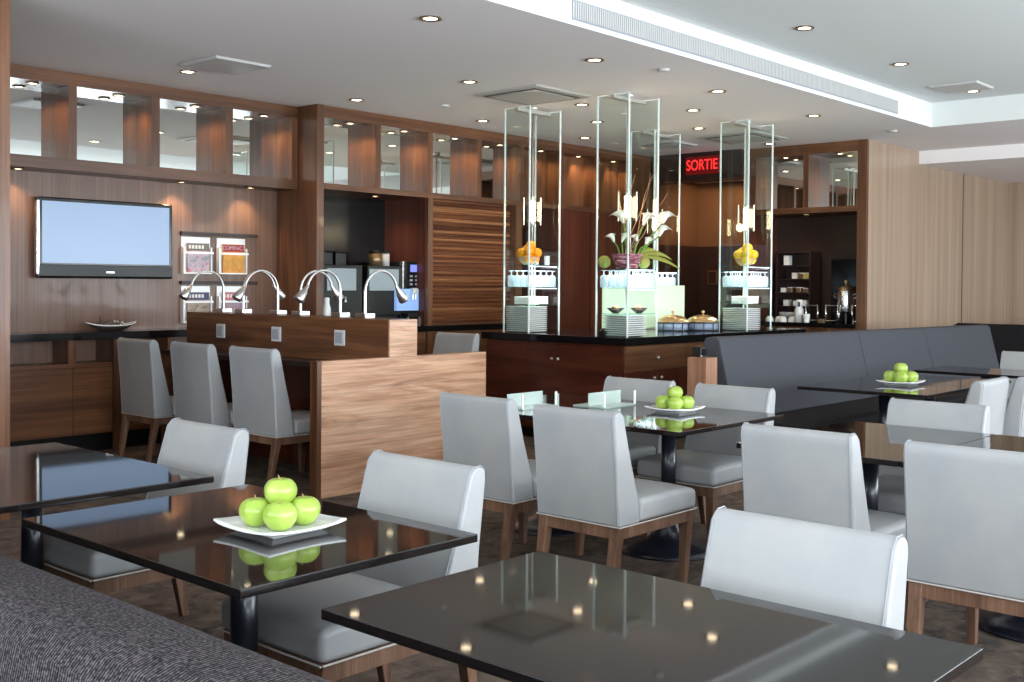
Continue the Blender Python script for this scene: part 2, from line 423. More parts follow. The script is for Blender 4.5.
# window wall (right of the camera) and window wall behind the camera
w = MB(); xs = [-3.2]+[t for ab in WINX for t in ab]+[19]
for i in range(0, len(xs), 2): w.box(xs[i], xs[i+1], WY-0.2, WY, 0, CF)
for a, b in WINX: w.box(a, b, WY-0.2, WY, 0, 0.55).box(a, b, WY-0.2, WY, 2.95, CF)
struct('wall_front', w, 'white')
w = MB(); ys = [-3.4]+[t for ab in WINY for t in ab]+[9.75]
for i in range(0, len(ys), 2): w.box(WEX-0.2, WEX, ys[i], ys[i+1], 0, CF)
for a, b in WINY: w.box(WEX-0.2, WEX, a, b, 0, 0.55).box(WEX-0.2, WEX, a, b, 2.95, CF)
struct('wall_rear', w, 'white')
n = 1
for a, b in WINX:
    fr = MB().box(a, b, WY-0.13, WY-0.07, 0.55, 0.61).box(a, b, WY-0.13, WY-0.07, 2.89, 2.95).box(a, a+0.06, WY-0.13, WY-0.07, 0.61, 2.89)
    fr.box(b-0.06, b, WY-0.13, WY-0.07, 0.61, 2.89).box((a+b)/2-0.025, (a+b)/2+0.025, WY-0.13, WY-0.07, 0.61, 2.89)
    o = struct('window_%d' % n, fr, 'tablemetal'); n += 1
    part('pane', MB().box(a+0.06, b-0.06, WY-0.104, WY-0.098, 0.61, 2.89), 'pane', o)
for a, b in WINY:
    fr = MB().box(WEX-0.13, WEX-0.07, a, b, 0.55, 0.61).box(WEX-0.13, WEX-0.07, a, b, 2.89, 2.95).box(WEX-0.13, WEX-0.07, a, a+0.06, 0.61, 2.89)
    fr.box(WEX-0.13, WEX-0.07, b-0.06, b, 0.61, 2.89)
    o = struct('window_%d' % n, fr, 'tablemetal'); n += 1
    part('pane', MB().box(WEX-0.104, WEX-0.098, a+0.06, b-0.06, 0.61, 2.89), 'pane', o)
struct('trim_8', MB().box(6.0, 11.5, COFY-0.02, COFY-0.0125, 3.335, 3.475), 'outletgrey')['label'] = 'linear air grille in the coffer side'
gr = MB()
for i in range(220):
    x = 6.0+5.5*i/220; gr.box(x, x+0.012, COFY-0.026, COFY-0.0205, 3.345, 3.465)
struct('trim_9', gr, 'vent')

# ------------------------------------------------------------------ wall of cabinets
def spot_fixture(name, label, loc, group, power=0, direction=(0, 0, -1), r=0.035, cat='downlight', glow='downglow', spot=1.9, trim='bronze'):
    t = thing(name, label, cat, loc, 0, group)
    part('trim_ring', MB().lathe([(r*1.55, -0.006), (r*1.5, -0.001), (r*1.0, -0.001), (r, -0.008), (r*1.5, -0.01)], (0, 0, 0), 20, close=False), trim, t, world=False)
    part('lens', MB().lathe([(r, -0.004), (r*0.98, -0.0035)], (0, 0, 0), 16), glow, t, world=False)
    if power:
        light('lamp_light', 'SPOT', (loc[0], loc[1], loc[2]-0.02), power, (1, 0.70, 0.40), 0.03, direction=direction, spot=spot, blend=0.8, parent=t)
    return t
def niche_light(loc, p, t): return light('niche_light', 'SPOT', loc, p, (1, 0.62, 0.34), 0.03, direction=(0.0, 0.15, -1), spot=2.2, blend=0.8, parent=t)

ordn = ['first', 'second', 'third', 'fourth', 'fifth', 'sixth', 'seventh', 'eighth', 'ninth']
# A : upper cabinet over the television
t = thing('upper_cabinet', 'walnut upper cabinet of mirror-backed niches above the television', 'cabinet', (5.3, 9.25, 2.45))
DA = [(3.785, 3.86), (4.573, 4.645), (5.359, 5.44), (6.146, 6.226), (6.929, 7.0)]
part('top_rail', MB().box(3.08, 7.0, 9.25, 9.6, 3.185, CZ), 'walnut_x', t)
part('bottom_rail', MB().box(3.08, 7.0, 9.25, 9.6, 2.455, 2.555), 'walnut_x', t)
for a, b in DA: part('divider', MB().box(a, b, 9.25, 9.52, 2.555, 3.185), 'walnut_v', t)
for i in range(4): part('mirror', MB().box(DA[i][1], DA[i+1][0], 9.51, 9.52, 2.555, 3.185), 'mirror', t)
for i in range(4):
    xm = (DA[i][1]+DA[i+1][0])/2
    spot_fixture('cabinet_downlight', 'small round light in the top of the %s mirror niche above the television' % ordn[i], (xm+0.1, 9.38, 3.185), 'niche lights above the television', 9, (0.35, 0.05, -1))
for i, x in enumerate((4.22, 5.78, 6.56)):
    spot_fixture('soffit_light', ['small round soffit light at the far left over the television wall', 'small round soffit light above the right end of the television', 'small round soffit light nearest the timber upright by the magazines'][i],
                 (x, 9.44, 2.455), 'soffit lights over the television wall', 13, (0, 0.12, -1))
# B : upper cabinet along the coffee bay and panels
t = thing('upper_cabinet', 'long walnut upper cabinet of mirror-backed niches above coffee bay and slatted shutter', 'cabinet', (10, 8.95, 2.45))
DB = [(7.03, 7.088), (7.795, 7.865), (8.556, 8.633), (9.36, 9.425), (10.11, 10.18), (10.87, 10.94), (11.63, 11.70), (12.39, 12.46)]
part('top_rail', MB().box(7.088, 12.85, 8.95, 9.65, 3.18, CZ), 'walnut_x', t)
part('bottom_rail', MB().box(7.088, 12.85, 8.95, 9.65, 2.455, 2.515), 'walnut_x', t)
for a, b in DB[1:]: part('divider', MB().box(a, b, 8.95, 9.19, 2.515, 3.18), 'walnut_v', t)
for i in range(len(DB)-1): part('mirror' if i < 4 else 'niche_back', MB().box(DB[i][1], DB[i+1][0], 9.18, 9.19, 2.515, 3.18), 'mirror' if i < 4 else 'walnut_v', t)
part('end_panel', MB().box(12.46, 12.85, 8.95, 9.65, 2.515, 3.18), 'walnut_v', t)
for i in range(7):
    xm = (DB[i][1]+DB[i+1][0])/2
    spot_fixture('cabinet_downlight', 'small round light in the top of the %s mirror niche past the timber upright' % ordn[i], (xm+0.1, 9.07, 3.18), 'niche lights of the long upper cabinet', 10, (0.35, 0.05, -1))
spot_fixture('soffit_light', 'small round light in the roof of the coffee machine bay', (8.05, 9.25, 2.455), 'soffit lights of the coffee bay', 12, (0.3, 0.1, -1))
# uprights and panels of wall B
struct('trim_10', MB().box(8.556, 8.633, 8.94, 9.65, 0, 2.455), 'walnut_v')
struct('trim_11', MB().box(10.02, 10.14, 8.94, 9.65, 0, 2.455), 'walnut_v')
struct('trim_12', MB().box(10.84, 12.85, 8.97, 9.65, 0, 2.455), 'redwood_v')
struct('trim_13', MB().box(11.52, 11.526, 8.966, 8.972, 0, 2.455).box(12.2, 12.206, 8.966, 8.972, 0, 2.455), 'black')
struct('trim_14', MB().box(8.545, 8.556, 8.98, 9.65, 1.03, 2.455), 'redwood_v')
# roller shutter
t = thing('roller_shutter', 'walnut tambour shutter of horizontal slats between two timber uprights', 'shutter', (9.33, 9.05, 1.03))
sl = MB(); z = 1.052
while z < 2.44:
    h = 0.042; sl.prism([(9.05, z), (9.036, z+0.003), (9.032, z+h/2), (9.036, z+h-0.003), (9.05, z+h)], 'x', 8.633, 10.02); z += 0.046
part('slats', sl, 'tambour', t)
part('bottom_bar', MB().box(8.633, 10.02, 9.02, 9.06, 1.031, 1.051), 'walnut_x', t)
part('backing', MB().box(8.633, 10.02, 9.051, 9.07, 1.031, 2.455), 'redwood_v', t)
# counter of wall B and its base cabinets
tag(part('countertop', MB().box(7.088, 8.556, 8.93, 9.65, 0.97, 1.03).box(8.556, 8.633, 8.93, 8.94, 0.97, 1.03).box(8.633, 10.02, 8.93, 9.65, 0.97, 1.03), 'stone'), 'black stone counter under the coffee machine and slatted shutter', 'countertop')
for k, (a, b) in enumerate(((7.09, 8.555), (8.634, 10.019))):
    t = thing('base_cabinet', ['walnut base cabinet under the coffee machine counter', 'walnut base cabinet with small knobs under the slatted shutter'][k], 'cabinet', ((a+b)/2, 9.3, 0))
    part('carcass', MB().box(a, b, 8.99, 9.64, 0.08, 0.969), 'redwood_v', t)
    part('plinth', MB().box(a, b, 9.05, 9.6, 0, 0.08), 'black', t)
    for i in range(2):
        x0 = a+(b-a)*i/2; x1 = a+(b-a)*(i+1)/2
        d = part('drawer', MB().box(x0+0.004, x1-0.004, 8.96, 8.99, 0.72, 0.965), 'walnut_x', t)
        part('knob', MB().sphere(((x0+x1)/2-0.15, 8.945, 0.93 if k else 0.85), 0.014, 10), 'chrome', d)
        d = part('door', MB().box(x0+0.004, x1-0.004, 8.96, 8.99, 0.09, 0.715), 'walnut_v', t)
        part('knob', MB().sphere((x1-0.08 if i == 0 else x0+0.08, 8.945, 0.62), 0.014, 10), 'chrome', d)

# ------------------------------------------------------------------ coffee bay equipment
ct = 1.031
t = thing('coffee_machine', 'black coffee machine with smoked doors and lit blue panel beside timber upright', 'coffee machine', (8.28, 9.3, ct))
part('body', MB().box(7.84, 8.32, 9.12, 9.5, ct+0.12, 1.69).box(7.86, 8.30, 9.14, 9.48, ct, ct+0.12), 'black', t, 0.006)
part('door', MB().box(7.85, 8.27, 9.10, 9.12, 1.42, 1.655), 'greydoor', t, 0.004)
part('control_tower', MB().box(8.33, 8.745, 9.14, 9.5, ct, 1.745), 'black', t, 0.006)
part('fascia', MB().box(8.22, 8.74, 9.075, 9.119, 1.2, 1.44), 'machineblue', t)
ctl = part('control_panel', MB().box(8.345, 8.68, 9.11, 9.139, 1.445, 1.74), 'blackgloss', t)
part('display', MB().box(8.45, 8.57, 9.105, 9.1095, 1.63, 1.71), 'display', ctl)
bt = MB()
for i in range(3):
    for j in range(3): bt.box(8.44+0.08*i, 8.48+0.08*i, 9.104, 9.1095, 1.48+0.045*j, 1.503+0.045*j)
part('buttons', bt, 'outletgrey', ctl)
part('side_strip', MB().box(8.681, 8.745, 9.10, 9.139, 1.445, 1.745), 'china', t)
part('side_strip', MB().box(8.322, 8.344, 9.10, 9.139, 1.445, 1.745), 'steel', t)
part('spout', MB().box(8.42, 8.49, 9.03, 9.074, 1.38, 1.45).tube([(8.435, 9.05, 1.39), (8.435, 9.05, 1.32)], 0.01).tube([(8.475, 9.05, 1.39), (8.475, 9.05, 1.32)], 0.01), 'chrome', t)
part('drip_tray', MB().box(8.345, 8.56, 9.03, 9.139, ct+0.1, ct+0.14), 'black', t)
part('drip_leg', MB().box(8.36, 8.375, 9.05, 9.07, ct, ct+0.1), 'chrome', t)
part('drip_leg', MB().box(8.53, 8.545, 9.05, 9.07, ct, ct+0.1), 'chrome', t)
t = thing('beverage_dispenser', 'black machine with smoked glass door left of the coffee machine', 'dispenser', (7.5, 9.3, ct))
part('body', MB().box(7.24, 7.78, 9.14, 9.5, ct, 1.69), 'black', t, 0.006)
part('door', MB().box(7.29, 7.68, 9.12, 9.139, 1.42, 1.655), 'greydoor', t, 0.004)
part('spout', MB().tube([(7.5, 9.13, 1.36), (7.5, 9.08, 1.35), (7.5, 9.08, 1.3)], 0.012), 'chrome', t)
for i, (x, m_, lab) in enumerate(((8.14, 'steel', 'steel bean canister on the coffee machine, left of the pair'), (8.24, 'steel', 'steel bean canister on the coffee machine, right of the pair'))):
    r = 0.075 if i == 0 else 0.045
    x = 8.10 if i == 0 else 8.25
    t = thing('canister', lab, 'canister', (x, 9.3, 1.691))
    part('body', MB().lathe([(r, 0), (r, 0.14)], (0, 0, 0), 20), 'vent' if i else 'bronze', t, world=False)
    part('lid', MB().lathe([(r*1.06, 0.14), (r*1.06, 0.16), (r*0.3, 0.172)], (0, 0, 0), 20), 'black', t, world=False)
for i, x in enumerate((7.38, 7.56)):
    t = thing('canister', ['black hopper on the smoked door machine, nearer the timber upright', 'black hopper on the smoked door machine, nearer the coffee machine'][i], 'canister', (x, 9.3, 1.691))
    part('body', MB().box(-0.07, 0.07, -0.07, 0.07, 0, 0.13), 'black', t, 0.005, world=False)
    part('lid', MB().box(-0.075, 0.075, -0.075, 0.075, 0.131, 0.15), 'blackgloss', t, 0.004, world=False)
for i, x in enumerate((7.36, 7.46)):
    t = thing('cup_stack', ['stack of white cups before the smoked door machine, left one', 'stack of white cups before the smoked door machine, right one'][i], 'cup', (x, 9.03, ct))
    m_ = MB()
    for j in range(3): m_.lathe([(0.028, 0.04*j), (0.04, 0.04*j+0.06), (0.037, 0.04*j+0.06)], (0, 0, 0), 16)
    part('cups', m_, 'china', t, world=False)
tag(part('vacuum_flask', MB().lathe([(0.045, ct), (0.047, ct+0.2), (0.03, ct+0.26), (0.032, ct+0.31), (0.02, ct+0.32)], (7.2, 9.02, 0), 18), 'china'), 'white flask standing by the timber upright of the coffee bay', 'flask')

# ------------------------------------------------------------------ television wall
t = thing('television', 'wide black flat television with pale blue screen on the walnut wall', 'television', (5.1, 9.55, 1.52))
part('cabinet', MB().box(4.415, 5.725, 9.50, 9.56, 1.525, 2.235), 'blackgloss', t, 0.012)
part('screen', MB().box(4.455, 5.685, 9.495, 9.4995, 1.66, 2.20), 'tvscreen', t)
part('lower_bezel', MB().prism([(9.50, 1.53), (9.488, 1.545), (9.492, 1.64), (9.50, 1.645)], 'x', 4.425, 5.715), 'black', t)
part('bezel_line', MB().box(4.455, 5.685, 9.494, 9.4995, 1.646, 1.656), 'tablemetal', t)
part('badge', MB().box(5.045, 5.125, 9.4865, 9.4885, 1.575, 1.588), 'chrome', t)
part('side_trim', MB().box(4.407, 4.427, 9.492, 9.54, 1.56, 2.2), 'steel', t)
part('wall_bracket', MB().box(4.855, 5.255, 9.561, 9.597, 1.7, 2.0), 'black', t)
# magazine racks
def letters(mb, s, size, x, y, z, d=0.001):
    mb.text(s, size, d, Matrix.Translation((x, y, z)) @ Matrix.Rotation(PI/2, 4, 'X'))
    return mb
rk = [((5.87, 6.19), 1.58, 'upper'), ((6.27, 6.60), 1.58, 'upper'), ((5.87, 6.19), 1.10, 'lower'), ((6.27, 6.60), 1.10, 'lower')]
names = ['white magazine holder on the wall, top left of the four', 'white magazine holder on the wall, top right of the four', 'white magazine holder on the wall, bottom left of the four', 'white magazine holder on the wall, bottom right of the four']
mags = [('magazine with grey and pink cover in the top left holder', 'cover_pink', 'ink_dark'), ('magazine with ochre cover and red title band in the top right holder', 'cover_yellow', 'ink_red'),
        ('magazine with green and rose cover and navy title in the bottom left holder', 'cover_green', 'ink_blue'), ('magazine with rose grey cover in the bottom right holder', 'cover_rose', 'ink_rose')]
for i, ((a, b), z0, _) in enumerate(rk):
    t = thing('magazine_holder', names[i], 'magazine holder', ((a+b)/2, 9.59, z0), 0, 'magazine holders on the television wall')
    part('back_plate', MB().box(a, b, 9.585, 9.598, z0, z0+0.36), 'china', t)
    part('tray', MB().box(a, b, 9.545, 9.584, z0, z0+0.012), 'china', t)
    part('side_lip', MB().box(a, a+0.02, 9.545, 9.584, z0+0.013, z0+0.26), 'china', t)
    part('side_lip', MB().box(b-0.012, b, 9.545, 9.584, z0+0.013, z0+0.26), 'china', t)
    part('retaining_bar', MB().box(a-0.005, b+0.01, 9.535, 9.544, z0+0.195, z0+0.215), 'china', t)
    lab, cv, ink = mags[i]
    g = thing('magazine', lab, 'magazine', ((a+b)/2, 9.56, z0+0.013), 0, 'magazines on the television wall')
    part('cover', MB().box(a+0.05, b-0.03, 9.553, 9.568, z0+0.013, z0+0.30), cv, g)
    part('title_band', MB().box(a+0.05, b-0.03, 9.5515, 9.5528, z0+0.225, z0+0.297), ink, g)
    tl = MB()
    if i == 1: letters(tl, 'COMPACT', 0.056, (a+b)/2+0.01, 9.5508, z0+0.262)
    else:
        for k in range(5): tl.box(a+0.06+k*0.036, a+0.085+k*0.036, 9.5502, 9.5514, z0+0.245, z0+0.28)
    part('title', tl, 'cover_pink' if i == 1 else 'cream', g)
for i, z0 in enumerate((1.955, 1.475)):
    tag(part('wall_ledge', MB().box(5.86, 6.74, 9.56, 9.599, z0, z0+0.035), 'darkpanel'), ['dark ledge on the wall above the upper magazine holders', 'dark ledge on the wall above the lower magazine holders'][i], 'ledge')
# counter and base cabinet under the television
tag(part('countertop', MB().box(3.08, 7.0, 9.17, 9.6, 0.99, 1.055), 'stone'), 'black stone counter under the television', 'countertop')
t = thing('base_cabinet', 'walnut base cabinet with open niches under the television counter', 'cabinet', (5, 9.4, 0))
part('plinth', MB().box(3.22, 7.0, 9.3, 9.6, 0, 0.16), 'black', t)
part('back_panel', MB().box(3.22, 7.0, 9.5, 9.6, 0.16, 0.989), 'walnut_wall', t)
part('shelf', MB().box(3.22, 7.0, 9.21, 9.5, 0.75, 0.785), 'walnut_x', t)
xs = [3.3, 3.93, 4.55, 4.95, 5.5, 6.1, 6.7]
for x in xs: part('divider', MB().box(x, x+0.07, 9.205, 9.5, 0.785, 0.989), 'walnut_v', t)
for i in range(len(xs)-1):
    part('door', MB().box(xs[i]+0.04, xs[i+1]+0.034, 9.2, 9.22, 0.165, 0.745), 'walnut_x', t)
part('upright', MB().box(4.95, 5.02, 9.175, 9.2, 0, 0.989), 'walnut_v', t)
part('carcass', MB().box(3.3, 6.98, 9.225, 9.499, 0.16, 0.75), 'redwood_v', t)
# decorative boat-shaped dish
t = thing('decorative_dish', 'boat-shaped dark dish with pewter fish on the television counter', 'dish', (5.02, 9.35, 1.056))
pr_ = []
d = MB(); nseg = 16
for (k, zz) in ((0.45, 0.0), (0.75, 0.02), (1.0, 0.045)):
    for j in range(nseg):
        an = 2*PI*j/nseg; cx = math.cos(an); 
        d.v.append((0.24*k*math.copysign(abs(cx)**0.9, cx), 0.075*k*math.sin(an)*(1-0.25*abs(cx)), zz+0.03*abs(cx)**3*(zz/0.045)))
for i in range(2):
    for j in range(nseg): d.f.append([i*nseg+j, i*nseg+(j+1) % nseg, (i+1)*nseg+(j+1) % nseg, (i+1)*nseg+j]); d.sm.append(True)
d.f.append(list(range(nseg))[::-1]); d.sm.append(False)
o = part('shell', d, 'fishdark', t, world=False); sm = o.modifiers.new('thick', 'SOLIDIFY'); sm.thickness = 0.006
rimpts = [d.v[2*nseg+j % nseg] for j in range(nseg+1)]
part('rim', MB().tube([(p[0], p[1], p[2]+0.002) for p in rimpts], 0.006, 6), 'china', t, world=False)
part('fish', MB().sphere((0.0, 0, 0.058), 0.03, 12, 3.0, 0.9, 0.9).prism([(-0.07, 0.06), (-0.115, 0.135), (-0.10, 0.07), (-0.14, 0.04)], 'y', -0.006, 0.006), 'fishdark', t, world=False)
part('pebbles', MB().sphere((0.06, 0.01, 0.075), 0.018).sphere((0.1, -0.01, 0.07), 0.015).sphere((0.02, -0.015, 0.08), 0.013), 'chrome', t, world=False)

# ------------------------------------------------------------------ reading desk
t = thing('reading_desk', 'long walnut reading desk with raised centre divider and pale end panel', 'desk', (5.65, 7.5, 0))
part('end_panel', MB().box(4.838, 6.5, 6.11, 6.19, 0, 0.955), 'walnut_lit_x', t, 0.002)
part('end_panel_edge', MB().box(4.80, 4.8375, 6.11, 6.19, 0, 0.955), 'walnut_v', t, 0.002)
part('end_panel', MB().box(5.22, 6.1, 8.77, 8.85, 0, 0.859), 'walnut_x', t, 0.002)
part('worktop', MB().box(5.22, 6.1, 6.19, 8.85, 0.86, 0.90), 'darkpanel', t, 0.002)
dv = part('divider', MB().box(5.475, 5.75, 6.135, 8.85, 0.956, 1.232).box(5.475, 5.75, 6.19, 8.85, 0.90, 0.956), 'walnut_y', t, 0.002)
part('divider_end', MB().box(5.475, 5.75, 6.12, 6.1345, 0.956, 1.232), 'walnut_lit_x', dv)
part('centre_panel', MB().box(5.64, 5.68, 6.19, 8.77, 0, 0.86), 'redwood_y', t)
for i, y in enumerate((8.3, 7.5, 6.69)):
    o = thing('power_outlet', 'square grey power outlet on the desk divider, %s' % ['behind the leftmost desk chair', 'the middle of three', 'nearest the pale end panel'][i], 'outlet', (5.475, y, 1.078), 0, 'outlets on the desk divider')
    part('frame', MB().box(5.463, 5.4745, y-0.06, y+0.06, 1.018, 1.138), 'vent', o, 0.002)
    part('insert', MB().box(5.458, 5.4628, y-0.042, y+0.042, 1.036, 1.12), 'outletgrey', o)
def desk_lamp(y, side, label):
    t = thing('desk_lamp', label, 'lamp', (5.63, y, 1.233), 0, 'gooseneck lamps on the desk divider')
    part('base', MB().box(-0.05, 0.05, -0.06, 0.06, 0, 0.035), 'chrome', t, 0.004, world=False)
    part('switch', MB().lathe([(0.006, 0.036), (0.006, 0.07)], (0.03, 0.03, 0), 8), 'chrome', t, world=False)
    pts = [(0, 0, 0.036), (0, 0, 0.20)]
    R_ = 0.165
    for k in range(1, 13):
        a = PI*k/12*0.93
        pts.append((side*(R_-R_*math.cos(a)), 0, 0.20+0.165*math.sin(a)))
    rr = [0.013, 0.013]+[0.010]*12
    part('gooseneck', MB().tube(pts, rr, 8), 'chrome', t, world=False)
    e = Vector(pts[-1]); dirv = (Vector((side*0.62, 0, -0.78))).normalized()
    p0 = e; hd = [p0-dirv*0.01, p0+dirv*0.03, p0+dirv*0.06, p0+dirv*0.125, p0+dirv*0.135]
    part('lamp_head', MB().tube(hd, [0.012, 0.020, 0.032, 0.044, 0.040], 14), 'chrome', t, world=False)
    return t
lamp_spec = [(8.5, -1, 'gooseneck lamp at the far left end of divider, head drooping left'), (8.2, 1, 'second gooseneck lamp from left end of divider, head drooping right'),
             (7.7, -1, 'third gooseneck lamp from left end of divider, head drooping left'), (7.39, 1, 'fourth gooseneck lamp from left end of divider, head drooping right'),
             (6.88, -1, 'fifth gooseneck lamp from left end of divider, head drooping left'), (6.58, 1, 'gooseneck lamp nearest the pale end panel, head drooping right')]
for s_ in lamp_spec: desk_lamp(*s_)

# ------------------------------------------------------------------ chairs
def make_chair(label, zt=0.88, w=0.50, group=None):
    t = thing('dining_chair', label, 'chair', (0, 0, 0), 0, group)
    h = w/2; sb = 0.378
    q = zt-0.90
    prof = [(-0.30, sb), (-0.318, 0.62+q*0.5), (-0.345, 0.85+q), (-0.343, 0.885+q), (-0.325, 0.90+q), (-0.295, 0.898+q), (-0.272, 0.875+q), (-0.215, 0.68+q*0.6), (-0.155, 0.51), (-0.135, sb)]
    part('backrest', MB().prism(prof, 'y', -h, h), 'leather', t, 0.016, 3, world=False)
    # seat with a crowned top
    sm = MB(); nx, ny = 8, 8; x0, x1 = -0.134, 0.355
    for i in range(nx+1):
        for j in range(ny+1):
            u, v = i/nx, j/ny
            cr = 0.016*(1-(2*v-1)**4)*(1-(2*u-1)**4)
            ex = 0.018*((2*v-1)**8) if True else 0
            sm.v.append((x0+(x1-x0)*u, -h+w*v, 0.488+cr-0.010*(u**10)))
    for i in range(nx):
        for j in range(ny):
            a = i*(ny+1)+j; sm.f.append([a, a+ny+1, a+ny+2, a+1]); sm.sm.append(True)
    ring = [i*(ny+1) for i in range(nx+1)]+[nx*(ny+1)+j for j in range(1, ny+1)]+[i*(ny+1)+ny for i in range(nx-1, -1, -1)]+[j for j in range(ny-1, 0, -1)]
    o = len(sm.v)
    for k in ring: sm.v.append((sm.v[k][0], sm.v[k][1], sb))
    L = len(ring)
    for k in range(L): sm.f.append([ring[k], ring[(k+1) % L], o+(k+1) % L, o+k]); sm.sm.append(True)
    sm.f.append([o+k for k in range(L)]); sm.sm.append(False)
    part('seat', sm, 'leather', t, 0.026, 4, world=False)
    e = 0.001
    part('piping', MB().tube([(-0.30, -h-e, sb), (0.35, -h-e, sb)], 0.0035, 6).tube([(-0.30, h+e, sb), (0.35, h+e, sb)], 0.0035, 6)
         .tube([(-0.302, -h, sb), (-0.302, h, sb)], 0.0035, 6).tube([(0.357, -h, sb), (0.357, h, sb)], 0.0035, 6), 'piping', t, world=False)
    for s in (-1, 1):
        k_ = s*(h-0.012)
        part('seam', MB().tube([(-0.303, k_, sb+0.005), (-0.3205, k_, 0.62+q*0.5), (-0.347, k_, 0.85+q), (-0.346, k_, 0.887+q), (-0.327, k_, 0.902+q), (-0.295, k_, 0.900+q), (-0.269, k_, 0.874+q), (-0.213, k_, 0.68+q*0.6), (-0.154, k_, 0.515)], 0.002, 6), 'seam', t, world=False)
    ap = MB().box(-0.27, 0.32, -h+0.012, -h+0.034, 0.318, sb).box(-0.27, 0.32, h-0.034, h-0.012, 0.318, sb)
    ap.box(-0.292, -0.27, -h+0.012, h-0.012, 0.318, sb).box(0.32, 0.342, -h+0.012, h-0.012, 0.318, sb)
    part('apron', ap, 'legwood', t, 0.002, world=False)
    for s in (-1, 1):
        part('leg', MB().frustum((0.30, s*(h-0.045), 0), (0.017, 0.017), (0.315, s*(h-0.036), sb-0.002), (0.027, 0.027)), 'legwood', t, 0.003, world=False)
        part('leg', MB().frustum((-0.335, s*(h-0.045), 0), (0.017, 0.017), (-0.268, s*(h-0.036), sb-0.002), (0.027, 0.027)), 'legwood', t, 0.003, world=False)
    return t
G1 = 'pale grey leather dining chairs'
spots = [  # x, y, rotation, tall master?, label   (chair front points along +x at rotation 0)
    (2.36, 1.36, PI, 0, 'pale grey chair tucked behind the nearest bare table at the bottom right'),
    (2.385, 2.825, PI, 0, 'pale grey chair at the black table with the big apple plate in front'),
    (2.385, 4.19, PI, 0, 'pale grey chair at the black table by the left edge of the room'),
    (4.52, 4.02, 0, 1, 'pale grey chair seen from behind at the centre, next to the pale desk end'),
    (4.43, 3.28, 0, 1, 'pale grey chair seen from behind at the centre, before the apple table column'),
    (4.50, 2.17, 0, 1, 'pale grey chair seen from behind, right of centre and left of the tallest chair back'),
    (4.47, 1.45, 0, 1, 'pale grey chair seen from behind at the right edge of the photo'),
    (5.68, 4.24, PI, 0, 'pale grey chair facing us across the centre table, by the wooden post'),
    (5.68, 3.53, PI, 0, 'pale grey chair facing us across the centre table, before the blue-grey banquette'),
    (5.66, 2.27, PI, 0, 'pale grey chair facing us across the right-hand table'),
    (7.74, 2.90, PI/2, 0, 'pale grey chair with lit back at the end of the banquette table with apples'),
    (8.30, 2.80, PI/2, 0, 'pale grey chair cut by the right edge, beside the chair with lit back'),
    (10.95, 3.40, PI, 0, 'pale grey chair behind the farthest table near the dark banquette'),
]
masters = [None, None]
for x, y, r, k, lab in spots:
    if masters[k] is None:
        masters[k] = make_chair(lab, (0.885, 0.915)[k], (0.53, 0.505)[k], G1)
        masters[k].location = (x, y, 0); masters[k].rotation_euler = (0, 0, r)
    else: dup(masters[k], (x, y, 0), r, lab, G1)
G2 = 'pale grey chairs at the reading desk'
dc = make_chair('pale grey desk chair nearest the pale end panel of the reading desk', 1.02, 0.54, G2)
dc.location = (5.12, 6.87, 0)
dup(dc, (5.12, 7.69, 0), 0, 'pale grey desk chair in the middle of the three at the reading desk', G2)
dup(dc, (5.12, 8.53, 0), 0, 'leftmost pale grey desk chair, nearest the television wall', G2)
dup(dc, (7.42, 7.65, 0), PI, 'pale grey chair on the far side of the reading desk, only its top showing', G2)

# ------------------------------------------------------------------ tables
def make_table(label, x0, x1, y0, y1, group='black pedestal tables', zt=0.76):
    cx, cy = (x0+x1)/2, (y0+y1)/2
    t = thing('pedestal_table', label, 'table', (cx, cy, 0), 0, group)
    part('tabletop', MB().box(x0, x1, y0, y1, zt-0.025, zt), 'table', t, 0.003, 2)
    part('mounting_plate', MB().box(cx-0.2, cx+0.2, cy-0.2, cy+0.2, zt-0.04, zt-0.0255), 'black', t)
    part('column', MB().lathe([(0.042, 0.2), (0.042, zt-0.041)], (cx, cy, 0), 24), 'tablemetal', t)
    part('base', MB().lathe([(0.28, 0), (0.28, 0.012), (0.2, 0.028), (0.12, 0.06), (0.075, 0.11), (0.055, 0.17), (0.045, 0.24)], (cx, cy, 0), 32), 'tablemetal', t)
    return t
make_table('nearest bare black table in the foreground, bottom right', 1.58, 2.34, 0.79, 1.995)
make_table('black table in the foreground carrying the big apple plate', 1.545, 2.375, 2.26, 3.43)
make_table('black table at the left edge, behind the apple plate table', 1.575, 2.385, 3.66, 4.95)
make_table('black table in the centre carrying a plate of apples', 4.72, 5.82, 3.10, 3.955)
make_table('black table with clear acrylic stands, behind the centre apple table', 4.72, 5.82, 3.96, 4.80)
make_table('black table at the right whose top mirrors a brown wall, behind the right chair backs', 4.60, 5.80, 1.915, 2.70)
make_table('black table at the right edge, joined to the brown-reflecting table', 4.60, 5.80, 1.13, 1.91)
make_table('black table before the banquette carrying the small apple plate', 7.55, 8.415, 2.95, 3.92)
make_table('black table joined behind the banquette apple table', 8.42, 9.28, 2.95, 3.92)
make_table('farthest black table near the dark banquette at the right', 9.8, 10.55, 2.95, 3.95)

